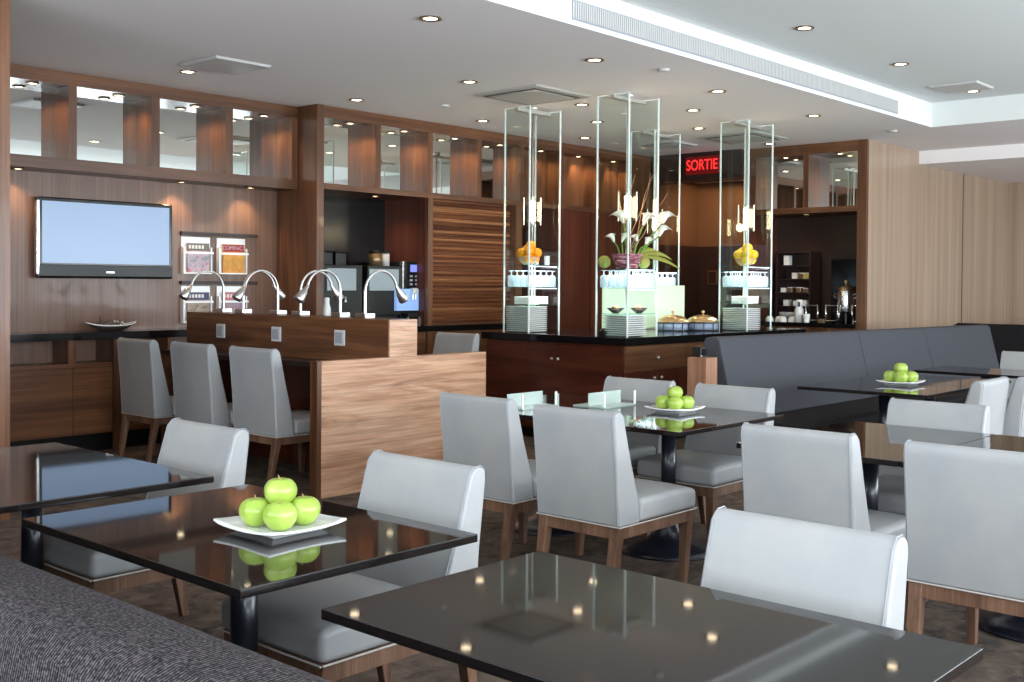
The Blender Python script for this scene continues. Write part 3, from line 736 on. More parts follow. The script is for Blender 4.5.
# ------------------------------------------------------------------ plates of apples
def make_plate(label, s):
    t = thing('square_plate', label, 'plate', (0, 0, 0), 0, 'square white plates of apples')
    p = MB(); n_ = 9
    def h(u, v): return 0.008+0.013*max(abs(u), abs(v))**4+0.008*abs(u*v)**2
    for layer in (0, 1):
        for i in range(n_):
            for j in range(n_):
                u, v = -1+2*i/(n_-1), -1+2*j/(n_-1)
                rd = 1-0.06*(abs(u*v))**4; p.v.append((u*s*rd, v*s*rd, h(u, v)+(0.006 if layer == 0 else 0)))
    N = n_*n_
    for i in range(n_-1):
        for j in range(n_-1):
            a = i*n_+j; p.f.append([a, a+n_, a+n_+1, a+1]); p.f.append([N+a, N+a+1, N+a+n_+1, N+a+n_]); p.sm += [True, True]
    ring = [i*n_ for i in range(n_)]+[(n_-1)*n_+j for j in range(1, n_)]+[i*n_+n_-1 for i in range(n_-2, -1, -1)]+[j for j in range(n_-2, 0, -1)]
    for k in range(len(ring)):
        a, b = ring[k], ring[(k+1) % len(ring)]; p.f.append([a, b, N+b, N+a]); p.sm.append(False)
    part('dish', p, 'china', t, world=False)
    part('foot', MB().frustum((0, 0, 0.0005), (s*0.6, s*0.6), (0, 0, 0.0095), (s*0.7, s*0.7)), 'china', t, world=False)
    return t
def make_apple(label, r, group):
    t = thing('apple', label, 'apple', (0, 0, 0), 0, group)
    prof = []
    for i in range(17):
        a = -PI/2+PI*i/16
        rr = math.cos(a)*(1+0.10*math.sin(a)); zz = math.sin(a)*0.93
        dim = 0.20*math.exp(-(rr/0.30)**2) if a > 0 else 0.10*math.exp(-(rr/0.28)**2)
        zz += -dim if a > 0 else dim
        prof.append((max(rr*r, 1e-4), zz*r))
    zmin = min(z for _, z in prof)
    prof = [(a, z-zmin) for a, z in prof]
    m_ = MB().lathe(prof, (0, 0, 0), 24, close=False)
    m_.v = [(x*(1+0.03*math.cos(5*math.atan2(y, x))), y*(1+0.03*math.cos(5*math.atan2(y, x))), z) for x, y, z in m_.v]
    part('flesh', m_, 'apple', t, world=False)
    top = prof[-1][1]
    part('stalk', MB().tube([(0, 0, top-0.002), (0.002, 0.001, top+r*0.16), (0.006, 0.002, top+r*0.3)], r*0.035, 6), 'twig', t, world=False)
    return t, max(z for _, z in prof)
def apple_pile(cx, cy, z, s, r, where, first=None, plate=None):
    pl = make_plate('square white plate of green apples %s' % where, s); pl.location = (cx, cy, z)
    g = 'green apples %s' % where
    zb = z+0.0145
    d = r*1.04/math.sin(PI/4)*1.02
    # camera direction from the plate: towards (-x,-y)
    va = math.atan2(-cy, -cx)
    a0, H = make_apple('green apple at the front of the pile %s' % where, r, g)
    rr = r*1.44
    for k, (ang, nm) in enumerate(((0, 'front'), (-PI/2, 'left'), (PI/2, 'right'), (PI, 'back'))):
        x, y = cx+rr*math.cos(va+ang), cy+rr*math.sin(va+ang)
        if k == 0: a0.location = (x, y, zb); a0.rotation_euler = (0, 0, 0.3)
        else: dup(a0, (x, y, zb), 1.1*k, 'green apple at the %s of the pile %s' % (nm, where), g)
    dup(a0, (cx, cy, zb+H*0.70), 2.0, 'green apple topping the pile %s' % where, g)
apple_pile(2.0, 2.72, 0.7605, 0.148, 0.049, 'on the foreground table')
apple_pile(5.47, 3.62, 0.7605, 0.135, 0.047, 'on the centre table')
apple_pile(8.24, 3.42, 0.7605, 0.145, 0.052, 'on the banquette table')

M['acrylic'] = clear_glass('pale_acrylic', (0.9, 0.96, 0.93, 1), body=0.4, bodycol=(0.75, 0.85, 0.8, 1))
# clear acrylic stands on the centre-left table
for i, (x, y) in enumerate(((5.05, 4.42), (5.45, 4.12))):
    t = thing('acrylic_stand', ['clear acrylic stand at the far end of the rear centre table', 'clear acrylic stand beside the centre apple plate'][i], 'stand', (x, y, 0.7605), 0, 'acrylic stands on the centre table')
    part('base', MB().box(x-0.16, x+0.16, y-0.12, y+0.12, 0.7605, 0.768), 'acrylic', t)
    part('panel', MB().box(x-0.16, x+0.16, y-0.004, y+0.004, 0.768, 0.845), 'acrylic', t)
    for sx in (-1, 1):
        part('upright', MB().box(x+sx*0.155-0.006, x+sx*0.155+0.006, y-0.12, y-0.11, 0.768, 0.85), 'china', t)

# ------------------------------------------------------------------ woven bench in the foreground
t = thing('bench', 'dark woven fabric bench back in the lower left foreground', 'bench', (1.2, 2.0, 0))
pf = [(0.86, 0.12), (0.86, 0.80), (0.872, 0.855), (0.90, 0.885), (0.94, 0.898), (1.04, 0.90), (1.075, 0.89), (1.09, 0.86), (1.16, 0.47), (1.16, 0.12)]
part('backrest', MB().prism(pf, 'y', -1.6, 5.6, True), 'weave', t)
part('seat', MB().prism([(1.161, 0.30), (1.161, 0.45), (1.18, 0.47), (1.42, 0.47), (1.445, 0.45), (1.445, 0.30)], 'y', -1.6, 5.6), 'weave', t)
part('plinth', MB().box(0.9, 1.38, -1.6, 5.6, 0, 0.1195).box(1.162, 1.38, -1.6, 5.6, 0.12, 0.299), 'black', t)

# ------------------------------------------------------------------ banquettes
t = thing('banquette', 'long blue-grey upholstered banquette along the middle of the room', 'banquette', (10.5, 4.5, 0))
xs = [7.52, 10.02, 11.62, 13.6]; tops = [1.10, 1.085, 1.075, 1.065]
for i in range(3):
    a, b = xs[i]+(0.004 if i else 0), xs[i+1]-0.004
    m_ = MB()
    for x, tz in ((a, tops[i]), (b, tops[i+1])):
        m_.v += [(x, 4.43, 0.47), (x, 4.57, tz-0.03), (x, 4.60, tz-0.004), (x, 4.64, tz), (x, 4.70, tz-0.01), (x, 4.72, tz-0.05), (x, 4.74, 0.1), (x, 4.43, 0.1)]
    for k in range(8): m_.f.append([k, (k+1) % 8, 8+(k+1) % 8, 8+k]); m_.sm.append(True)
    m_.f += [list(range(8))[::-1], list(range(8, 16))]; m_.sm += [False, False]
    part('back_panel', m_, 'banq', t, 0.012, 3)
part('seat', MB().box(7.52, 13.6, 3.80, 4.429, 0.33, 0.47), 'banqdark', t, 0.02, 3)
part('base', MB().box(7.56, 13.56, 3.9, 4.42, 0, 0.329), 'darkpanel', t)
part('end_board', MB().box(7.49, 7.519, 3.82, 4.74, 0, 0.33), 'redwood_v', t)
t = thing('banquette', 'near-black banquette against the pale wood wall at the far right', 'banquette', (15.9, 3.4, 0))
part('back_panel', MB().prism([(15.75, 0.45), (15.86, 0.98), (15.92, 1.0), (16.05, 0.98), (16.05, 0.1), (15.75, 0.1)], 'y', 0.2, 5.8), 'banqdark', t, 0.015)
part('seat', MB().box(15.15, 15.749, 0.2, 5.8, 0.32, 0.47), 'banqdark', t, 0.02)
part('base', MB().box(15.2, 15.74, 0.2, 5.8, 0, 0.319), 'black', t)
t = thing('wooden_post', 'walnut post at the end of the banquette with a black device on top', 'post', (7.27, 4.58, 0))
part('post_body', MB().box(7.19, 7.345, 4.48, 4.65, 0, 0.955), 'postwood', t, 0.004)
t = thing('card_terminal', 'small black countertop device on top of the wooden post', 'device', (7.31, 4.62, 0.956))
part('case', MB().box(7.27, 7.35, 4.58, 4.66, 0.956, 1.03), 'black', t, 0.008)
part('face', MB().box(7.28, 7.34, 4.574, 4.5795, 0.97, 1.018), 'blackgloss', t)
part('bell', MB().sphere((7.24, 4.56, 0.963), 0.007, 8), 'chrome', t)

# ------------------------------------------------------------------ buffet island
BX0, BX1, BY0, BY1, BZ = 8.18, 11.6, 5.96, 7.72, 1.02
t = thing('buffet_island', 'dark walnut buffet island with black stone top and small knobs', 'buffet', ((BX0+BX1)/2, (BY0+BY1)/2, 0))
part('carcass', MB().box(BX0+0.03, BX1-0.03, BY0+0.03, BY1-0.03, 0.1, BZ-0.07), 'redwood_v', t)
part('plinth', MB().box(BX0+0.1, BX1-0.1, BY0+0.1, BY1-0.1, 0, 0.0995), 'black', t)
part('stone_top', MB().box(BX0-0.04, BX1, BY0-0.04, BY1, BZ-0.07, BZ), 'stone', t, 0.003)
# left side, towards the desk: panels and a pair of doors
ys = [BY0+0.03, 6.4, 6.78, 7.16, 7.69]
for i in range(4):
    kind = 'door' if i in (1, 2) else 'side_panel'
    d = part(kind, MB().box(BX0+0.008, BX0+0.0295, ys[i]+0.003, ys[i+1]-0.003, 0.11, BZ-0.08), 'redwood_y', t, 0.001)
    if kind == 'door':
        yk = 6.74 if i == 1 else 6.82
        part('knob', MB().sphere((BX0-0.008, yk, 0.79), 0.015, 10).tube([(BX0-0.004, yk, 0.79), (BX0+0.01, yk, 0.79)], 0.006), 'chrome', d)
xs = [BX0+0.03, 9.2, 10.3, 11.4]
for i in range(3):
    d = part('drawer', MB().box(xs[i]+0.003, xs[i+1]-0.003, BY0+0.008, BY0+0.0295, 0.70, BZ-0.08), 'walnut_x', t, 0.001)
    part('knob', MB().sphere(((xs[i]+xs[i+1])/2, BY0-0.008, 0.82), 0.016, 10).tube([((xs[i]+xs[i+1])/2, BY0-0.004, 0.82), ((xs[i]+xs[i+1])/2, BY0+0.01, 0.82)], 0.006), 'chrome', d)
    for k in range(2):
        x0 = xs[i]+(xs[i+1]-xs[i])*k/2; x1 = xs[i]+(xs[i+1]-xs[i])*(k+1)/2
        d = part('door', MB().box(x0+0.003, x1-0.003, BY0+0.008, BY0+0.0295, 0.11, 0.695), 'redwood_v', t, 0.001)
        xk = x1-0.06 if k == 0 else x0+0.06
        part('knob', MB().sphere((xk, BY0-0.008, 0.63), 0.016, 10).tube([(xk, BY0-0.004, 0.63), (xk, BY0+0.01, 0.63)], 0.006), 'chrome', d)

# glass display towers on the island
CTOP = 3.265
TW = [('left', 8.27, 8.74, 7.2, 7.53), ('front', 8.27, 8.74, 6.0, 6.36), ('rear', 10.42, 10.93, 7.2, 7.53), ('right', 10.42, 10.93, 6.0, 6.34)]
TL = {'left': 'glass display tower with oranges, leftmost on the buffet', 'front': 'glass display tower with calla lilies, nearest corner of the buffet',
      'rear': 'glass display tower at the back of the buffet, behind the lilies', 'right': 'glass display tower with yellow lemons, rightmost on the buffet'}
SH = {'left': (1.30, 1.475, 1.695), 'front': (1.235, 1.475, 1.655), 'rear': (1.475, 1.66), 'right': (1.31, 1.49, 1.715)}
for nm, x0, x1, y0, y1 in TW:
    cx, cy = (x0+x1)/2, (y0+y1)/2
    t = thing('glass_tower', TL[nm], 'display tower', (cx, cy, BZ), 0, 'glass display towers on the buffet')
    for x in (x0, x1):
        p = part('glass_panel', MB().box(x-0.004, x+0.004, y0+0.006, y1-0.006, BZ+0.001, CTOP-0.006), 'pane', t)
        part('panel_edge', MB().box(x-0.007, x+0.007, y0-0.006, y0+0.006, BZ+0.001, CTOP).box(x-0.007, x+0.007, y1-0.006, y1+0.006, BZ+0.001, CTOP)
             .box(x-0.006, x+0.006, y0+0.006, y1-0.006, CTOP-0.012, CTOP), 'glassedge', p)
    part('bracket', MB().box(x0-0.02, x1+0.02, cy-0.025, cy+0.025, CTOP-0.04, CTOP-0.005).lathe([(0.05, CTOP-0.005), (0.05, CZ-0.001)], (cx, cy, 0), 16), 'chrome', t)
    part('centre_rod', MB().lathe([(0.011, BZ+0.001 if nm == 'rear' else SH[nm][0]-0.012), (0.011, CTOP-0.04)], (cx, cy, 0), 12), 'chrome', t)
    for z in SH[nm]:
        part('shelf', MB().box(x0+0.005, x1-0.005, y0, y1, z-0.01, z), 'shelfglass', t)
    # lamp sleeve on the rod
    zc = 2.24
    ps = thing('tower_lamp', 'warm glowing lamp in a glass sleeve inside the %s glass tower' % {'left': 'leftmost', 'front': 'lily', 'rear': 'rear', 'right': 'lemon'}[nm], 'lamp', (cx, cy, zc), 0, 'warm lamps inside the glass towers')
    part('bulb', MB().lathe([(0.012, -0.10), (0.03, -0.095), (0.03, 0.095), (0.012, 0.10)], (0, 0, 0), 16, close=False), 'lampglow', ps, world=False)
    part('sleeve', MB().box(-0.062, -0.058, -0.06, 0.06, -0.14, 0.14).box(0.058, 0.062, -0.06, 0.06, -0.14, 0.14), 'pane', ps, world=False)
    part('sleeve_edge', MB().box(-0.064, -0.056, -0.066, -0.058, -0.14, 0.14).box(0.056, 0.064, -0.066, -0.058, -0.14, 0.14)
         .box(-0.064, -0.056, 0.058, 0.066, -0.14, 0.14).box(0.056, 0.064, 0.058, 0.066, -0.14, 0.14), 'glassedge', ps, world=False)
    part('sleeve_collar', MB().lathe([(0.0115, 0.10), (0.02, 0.105), (0.02, 0.15), (0.0115, 0.155)], (0, 0, 0), 12, close=False).lathe([(0.0115, -0.155), (0.02, -0.15), (0.02, -0.105), (0.0115, -0.10)], (0, 0, 0), 12, close=False), 'chrome', ps, world=False)
    light('tower_light', 'POINT', (cx-0.09, cy-0.09, zc), 3.5, (1, 0.72, 0.42), 0.05, parent=ps)
    zs = SH[nm][-1]-0.012
    led = part('shelf_strip_light', MB().box(x0+0.03, x1-0.03, y0+0.005, y0+0.02, zs-0.006, zs), 'coolstrip', t)
    light('shelf_light', 'AREA', (cx, cy, zs-0.015), 2.2, (0.78, 0.9, 1.0), x1-x0-0.06, y1-y0-0.04, (0, 0, -1), parent=t)
    z2 = SH[nm][-2]-0.012
    part('shelf_strip_light', MB().box(x0+0.03, x1-0.03, y0+0.005, y0+0.02, z2-0.006, z2), 'coolstrip', t)
    light('shelf_light', 'AREA', (cx, cy, z2-0.015), 3.2, (0.95, 0.97, 0.9), x1-x0-0.06, y1-y0-0.04, (0, 0, -1), parent=t)

# upturned stemware on the middle shelves
gp = tag(part('wine_glass', MB().lathe([(0.031, 0.0), (0.036, 0.03), (0.036, 0.10), (0.022, 0.115), (0.006, 0.12), (0.004, 0.150), (0.030, 0.160), (0.030, 0.164)], (0, 0, 0), 12, close=False), 'stemware'), 'x', 'glass')
first = True
for nm, x0, x1, y0, y1 in TW:
    z = SH[nm][-2]+0.001
    nx_, ny_ = 5, 4
    for i in range(nx_):
        for j in range(ny_):
            x = x0+0.055+(x1-x0-0.11)*i/(nx_-1); y = y0+0.045+(y1-y0-0.09)*j/(ny_-1)
            if abs(x-(x0+x1)/2) < 0.045 and abs(y-(y0+y1)/2) < 0.045: continue
            o = gp if first else dup(gp, (0, 0, 0)); first = False
            o.location = (x, y, z)
            o['label'] = 'upturned stem glass in rows on the middle shelf of the %s' % {'left': 'leftmost glass tower', 'front': 'lily tower', 'rear': 'rear glass tower', 'right': 'lemon tower'}[nm]
            o['group'] = 'upturned stem glasses in the %s' % {'left': 'leftmost glass tower', 'front': 'lily tower', 'rear': 'rear glass tower', 'right': 'lemon tower'}[nm]

# stacks of square plates and folded napkins at the foot of the towers
plate_m = None
def square_plate(lab, grp):
    m_ = MB().frustum((0, 0, 0), (0.11, 0.11), (0, 0, 0.008), (0.14, 0.14)); m_.frustum((0, 0, 0.008), (0.14, 0.14), (0, 0, 0.0195), (0.15, 0.15))
    return tag(part('serving_plate', m_, 'china', bevel=0.002), lab, 'plate', grp)
src = None
for (px_, py_, n_, where) in ((8.43, 7.365, 13, 'in the leftmost glass tower'), (8.45, 6.16, 10, 'at the front of the lily tower'), (10.58, 6.16, 12, 'in the lemon tower')):
    for k in range(n_):
        lab = 'white square plate in the stack %s, number %d from the counter' % (where, k+1)
        lab = ('lowest white square plate of the stack %s' % where) if k == 0 else ('topmost white square plate of the stack %s' % where) if k == n_-1 else ('white square plate in the middle of the stack %s' % where)
        loc = (px_, py_, BZ+0.001+0.02*k)
        if src is None:
            src = square_plate(lab, 'x'); o = src
        else: o = dup(src, loc, None, lab)
        o.location = loc; o.rotation_euler = (0, 0, random.uniform(-0.03, 0.03)); o['group'] = 'white square plates stacked %s' % where
for i, (x, y, z) in enumerate(((8.36, 7.32, 1.301), (8.63, 7.40, 1.301), (10.52, 6.12, 1.311), (10.82, 6.22, 1.311))):
    where = ['left of the rod in the leftmost glass tower', 'right of the rod in the leftmost glass tower', 'left of the rod in the lemon tower', 'right of the rod in the lemon tower'][i]
    m_ = MB()
    for k in range(3): m_.box(-0.07, 0.07, -0.09, 0.09, 0.026*k, 0.026*k+0.024)
    o = tag(part('serving_dish', m_.box(-0.065, 0.065, -0.085, 0.085, 0.0, 0.07), 'china', bevel=0.004), 'stack of small white rectangular dishes %s' % where, 'dish', 'small white dishes on the lower tower shelves'); o.location = (x, y, z)
# fruit bowls on the top shelves
def fruit_bowl(x, y, z, lab, flab, m_, pts, grp, r):
    t = thing('fruit_bowl', lab, 'bowl', (x, y, z))
    part('bowl', MB().lathe([(0.045, 0), (0.085, 0.03), (0.115, 0.08), (0.11, 0.081), (0.08, 0.036), (0.001, 0.006)], (0, 0, 0), 24, close=False), 'amberbowl', t, world=False)
    part('bowl_foot', MB().lathe([(0.045, 0.0005), (0.045, 0.004)], (0, 0, 0), 20), 'shelfglass', t, world=False)
    f0 = None
    for i, (dx, dy, dz) in enumerate(pts):
        nm = 'orange' if m_ == 'orange' else 'lemon'
        if f0 is None:
            f0 = tag(part(nm, MB().sphere((0, 0, 0), r, 14, 1.12 if nm == 'lemon' else 1, 1, 0.97), m_), flab, nm, grp); f0.location = (x+dx, y+dy, z+dz)
        else: dup(f0, (x+dx, y+dy, z+dz), random.random()*6)
P1 = [(-0.045, -0.04, 0.066), (0.045, -0.045, 0.066), (0.0, 0.05, 0.066), (-0.055, 0.045, 0.12), (0.045, -0.075, 0.12), (-0.05, -0.05, 0.135), (0.01, 0.03, 0.15), (0.0, -0.03, 0.19)]
fruit_bowl(8.392, 7.315, 1.696, 'clear bowl of oranges on the top shelf of the leftmost glass tower', 'orange heaped in the clear bowl of the leftmost glass tower', 'orange', P1, 'oranges in the leftmost glass tower', 0.052)
fruit_bowl(10.555, 6.11, 1.716, 'clear bowl of lemons on the top shelf of the lemon tower', 'yellow lemon heaped in the clear bowl of the rightmost glass tower', 'lemon', P1, 'lemons in the rightmost glass tower', 0.054)
for i, (x, y) in enumerate(((8.64, 7.28), (8.66, 7.44))):
    tag(part('tumbler', MB().lathe([(0.026, 1.6965), (0.03, 1.79), (0.027, 1.79), (0.023, 1.70), (0.001, 1.70)], (x, y, 0), 14, close=False), 'stemware'), ['small clear tumbler beside the oranges, nearer', 'small clear tumbler beside the oranges, farther'][i], 'tumbler', 'tumblers beside the oranges')

# lily arrangement
bx, by, bz = 8.375, 6.085, 1.656
t = thing('flower_basket', 'purple wicker basket of white calla lilies on the front glass tower shelf', 'flower arrangement', (bx, by, bz))
part('basket', MB().lathe([(0.085, 0), (0.11, 0.05), (0.135, 0.13), (0.128, 0.13), (0.10, 0.05), (0.001, 0.01)], (0, 0, 0), 28, close=False), 'wicker', t, world=False)
wr = MB()
for k in range(7):
    z = 0.01+0.019*k; r = 0.09+0.047*(z/0.13)
    wr.tube([(r*math.cos(2*PI*j/28)*(1+0.02*(-1)**(j+k)), r*math.sin(2*PI*j/28)*(1+0.02*(-1)**(j+k)), z) for j in range(29)], 0.009, 5, cap=False)
part('wicker_weave', wr, 'wicker', t, world=False)
part('soil', MB().lathe([(0.12, 0.105), (0.118, 0.112)], (0, 0, 0), 20), 'moss', t, world=False)
def lily(base, tip, head, s):
    b, e = Vector(base), Vector(tip)
    mid = b.lerp(e, 0.55)+Vector((0, 0, 0.03))
    st = part('lily_stem', MB().tube([b, mid, e], 0.008, 6), 'stem', t, world=False)
    h = Vector(head).normalized(); m_ = MB()
    q = Vector((0, 0, 1)).rotation_difference((h*0.35+Vector((0, 0, 1))).normalized()).to_matrix()
    n_ = 14; rows = [(0.008, 0.0), (0.018, 0.03), (0.024, 0.06), (0.034, 0.09), (0.048, 0.105)]
    v = []
    for (r, z) in rows:
        for j in range(n_):
            an = 2*PI*j/n_; x, y = math.cos(an), math.sin(an)
            fr = max(0, x*h.x+y*h.y)/max(1e-3, math.hypot(h.x, h.y))
            k = 1+(0.9*fr**3 if r > 0.03 else 0)
            zz = z-(0.02*fr**3 if r > 0.04 else 0)-(0.03*max(0, -(x*h.x+y*h.y))*(1 if r > 0.04 else 0))
            v.append(e+q @ Vector((r*x*k, r*y*k, zz))*s)
    f = []
    for i in range(len(rows)-1):
        for j in range(n_): f.append((i*n_+j, i*n_+(j+1) % n_, (i+1)*n_+(j+1) % n_, (i+1)*n_+j))
    m_.add(v, f, True)
    part('lily_bloom', m_, 'petal', st, world=False)
    part('spadix', MB().tube([e+q @ Vector((0, 0, 0.03))*s, e+q @ Vector((0, 0, 0.085))*s], 0.006*s, 6), 'lemon', st, world=False)
# right in the picture is (sin,-cos) of the view azimuth
RX, RY = 0.67, -0.74
def rp(a, z, dpt=0.0): return (RX*a+0.74*dpt, RY*a+0.67*dpt, z)
for a0, a1, z1, hd, s in ((-0.06, -0.12, 0.24, -1, 1.2), (-0.04, -0.05, 0.24, 1, 1.25), (0.0, -0.035, 0.42, -0.6, 1.7), (0.06, 0.10, 0.24, -0.3, 1.1), (0.08, 0.17, 0.21, 1, 1.2), (0.05, 0.15, 0.40, 0.9, 1.7), (0.10, 0.30, 0.30, 0.6, 1.5), (0.10, 0.33, 0.42, 0.8, 1.6)):
    lily(rp(a0, 0.10), rp(a1, z1, 0.01*s), (RX*hd, RY*hd, 0.0), s*0.72)
for i, (a, z1, bend) in enumerate(((0.28, 0.17, 0.05), (0.42, 0.16, -0.02), (0.22, 0.13, 0.03), (0.5, 0.10, -0.05))):
    p0, p1, p2 = Vector(rp(0.08, 0.11)), Vector(rp(a*0.6, z1+0.04)), Vector(rp(a, z1-0.06+bend))
    m_ = MB(); st_ = 8
    for k in range(st_+1):
        u = k/st_; c_ = p0*(1-u)**2+p1*2*u*(1-u)+p2*u*u; wd = 0.022*math.sin(PI*min(0.98, u*0.9+0.08))
        m_.v += [tuple(c_+Vector((0.3*wd, 0.3*wd, wd))), tuple(c_-Vector((0.3*wd, 0.3*wd, wd)))]
    for k in range(st_): m_.f.append([2*k, 2*k+1, 2*k+3, 2*k+2]); m_.sm.append(True)
    o = part('leaf', m_, 'leaf', t, world=False); sd = o.modifiers.new('thick', 'SOLIDIFY'); sd.thickness = 0.003
tw = MB(); random.seed(3)
for k in range(9):
    a = random.uniform(-0.22, 0.45); z1 = random.uniform(0.35, 0.85); p = [Vector(rp(random.uniform(-0.05, 0.1), 0.11, random.uniform(-0.03, 0.03)))]
    for j in range(1, 8):
        u = j/7; p.append(Vector(rp(a*u+0.03*math.sin(5*u+k), 0.11+z1*u, 0.10*math.sin(3*u+k)*u)))
    tw.tube(p, 0.005, 5, 0.002)
part('twigs', tw, 'twig', t, world=False)
for i, (a, lab) in enumerate(((-0.2, 'round yellow-green moss ball left of the lily basket'), (0.24, 'round moss ball right of the lily basket'))):
    x, y, _ = rp(a, 0)
    if i == 0: x, y = 8.33-bx, 6.315-by
    else: x, y = 8.62-bx, 6.07-by
    tag(part('moss_ball', MB().sphere((bx+x, by+y, bz+0.0605), 0.06, 14), 'moss'), lab, 'moss ball', 'moss balls beside the lilies')
# boat-shaped bread bowls on the low shelf of the front tower
for i, (x, y) in enumerate(((8.36, 6.2), (8.62, 6.12))):
    z = 1.236
    t = thing('snack_bowl', ['brown boat-shaped bowl on the low shelf of the lily tower, left one', 'brown boat-shaped bowl on the low shelf of the lily tower, right one'][i], 'bowl', (x, y, z), 0, 'boat-shaped bowls in the lily tower')
    part('bowl', MB().lathe([(0.03, 0), (0.09, 0.05), (0.084, 0.05), (0.028, 0.006), (0.001, 0.006)], (0, 0, 0), 20, sx=1.2, sy=0.8, close=False), 'fishdark', t, world=False)
    part('snacks', MB().sphere((0, 0, 0.038), 0.03, 10, 1.6, 1.1, 0.9).sphere((0.03, 0.01, 0.055), 0.02).sphere((-0.03, 0.0, 0.052), 0.02), 'twig', t, world=False)
t = thing('napkin_tray', 'low dark basket on the buffet stone left of the lily tower plates', 'basket', (8.33, 6.305, BZ))
part('tray', MB().box(-0.05, 0.07, -0.04, 0.045, 0.001, 0.05), 'black', t, 0.006, world=False)
part('sachets', MB().sphere((-0.02, 0, 0.055), 0.022).sphere((0.03, 0.01, 0.056), 0.022).sphere((0.05, -0.015, 0.053), 0.018), 'darkpanel', t, world=False)
# backlit panel between the towers
t = thing('backlit_screen', 'glowing pale green frosted glass screen standing on the buffet between the towers', 'screen', (9.6, 7.0, BZ))
part('panel', MB().box(9.2, 10.72, 6.98, 7.0, BZ+0.02, 1.50), 'backlit', t)
part('foot_rail', MB().box(9.2, 10.72, 6.96, 7.02, BZ+0.001, BZ+0.0195), 'chrome', t)
# domed serving dishes
def domed(x, y, lab):
    t = thing('chafing_dish', lab, 'serving dish', (x, y, BZ), 0, 'domed serving dishes on the buffet')
    part('bowl', MB().lathe([(0.1040, 0.0008), (0.1600, 0.0160), (0.1640, 0.0840), (0.1560, 0.0840), (0.1520, 0.0192), (0.0008, 0.0144)], (0, 0, 0), 32, close=False), 'bowlglass', t, world=False)
    bars = MB()
    for k in range(10):
        a = 2*PI*k/10; bars.tube([(0.168*math.cos(a), 0.168*math.sin(a), 0.002), (0.168*math.cos(a), 0.168*math.sin(a), 0.088)], 0.005, 6)
    bars.tube([(0.168*math.cos(2*PI*j/32), 0.168*math.sin(2*PI*j/32), 0.088) for j in range(33)], 0.007, 6, cap=False)
    bars.tube([(0.168*math.cos(2*PI*j/32), 0.168*math.sin(2*PI*j/32), 0.008) for j in range(33)], 0.006, 6, cap=False)
    part('stand', bars, 'black', t, world=False)
    l = part('lid', MB().lathe([(0.1720, 0.0944), (0.1696, 0.1040), (0.1440, 0.1320), (0.0960, 0.1560), (0.0480, 0.1680), (0.0008, 0.1712)], (0, 0, 0), 32, close=False), 'brass', t, world=False)
    part('lid_knob', MB().lathe([(0.0064, 0.1696), (0.0064, 0.1856), (0.0160, 0.1920), (0.0176, 0.2040), (0.0096, 0.2144), (0.0008, 0.2160)], (0, 0, 0), 14, close=False), 'brass', l, world=False)
domed(9.87, 6.57, 'brass-lidded serving dish on the buffet, next to the lily tower')
domed(10.19, 6.40, 'brass-lidded serving dish on the buffet, next to the lemon tower')

# ------------------------------------------------------------------ tea station
t = thing('upper_cabinet', 'walnut upper cabinet with two mirror niches over the tea station', 'cabinet', (13.2, 6.65, 2.42))
part('top_rail', MB().box(12.95, 13.75, 5.931, 7.52, 3.17, CZ), 'walnut_y', t)
part('bottom_rail', MB().box(12.95, 13.75, 5.931, 7.52, 2.43, 2.50), 'walnut_y', t)
for a, b in ((5.931, 5.95), (6.60, 6.675), (7.35, 7.52)): part('divider', MB().box(12.95, 13.25, a, b, 2.50, 3.17), 'walnut_v', t)
part('mirror', MB().box(13.24, 13.25, 5.95, 6.60, 2.50, 3.17), 'mirror', t)
part('mirror', MB().box(13.24, 13.25, 6.675, 7.35, 2.50, 3.17), 'mirror', t)
for i, (y, lab) in enumerate(((6.25, 'right'), (7.0, 'left'))):
    spot_fixture('cabinet_downlight', 'small round light in the %s mirror niche over the tea station' % lab, (13.1, y, 3.17), 'niche lights over the tea station', 10, (0.1, 0.2, -1))
spot_fixture('soffit_light', 'small round light under the cabinet over the tea station', (13.2, 6.75, 2.43), 'soffit light of the tea station', 15, (0.2, 0.5, -1))
struct('trim_15', MB().box(12.94, 13.0, 5.829, 5.945, 0, CZ), 'walnut_v')
struct('trim_16', MB().box(13.75, 13.8, 5.93, 7.6, 0, CZ), 'darkpanel')
struct('trim_17', MB().box(13.0, 13.75, 7.45, 7.52, 0, 2.43), 'redwood_v')
tag(part('countertop', MB().box(12.93, 13.75, 5.946, 7.449, 0.99, 1.04), 'stone'), 'black counter of the tea station in the far recess', 'countertop')
t = thing('base_cabinet', 'dark base cabinet under the tea station counter', 'cabinet', (13.3, 6.7, 0))
part('carcass', MB().box(12.99, 13.74, 5.95, 7.44, 0.08, 0.989), 'redwood_v', t)
part('plinth', MB().box(13.05, 13.7, 5.95, 7.44, 0, 0.0795), 'black', t)
for i in range(2):
    y0, y1 = 5.955+0.745*i, 5.955+0.745*(i+1)
    d = part('door', MB().box(12.965, 12.989, y0, y1-0.006, 0.09, 0.985), 'walnut_v', t)
    part('knob', MB().sphere((12.953, y1-0.07 if i == 0 else y0+0.07, 0.8), 0.013, 10), 'chrome', d)
tz = 1.041
t = thing('tea_rack', 'dark wooden shelf rack of tea boxes on the tea station counter', 'rack', (13.5, 7.07, tz))
part('case', MB().box(13.66, 13.68, 6.79, 7.29, tz, 1.96).box(13.4, 13.66, 6.79, 6.81, tz, 1.96).box(13.4, 13.66, 7.27, 7.29, tz, 1.96).box(13.4, 13.66, 6.81, 7.27, 1.94, 1.96), 'darkpanel', t)
for z in (1.24, 1.42, 1.60, 1.78): part('shelf', MB().box(13.4, 13.66, 6.81, 7.27, z-0.015, z), 'darkpanel', t)
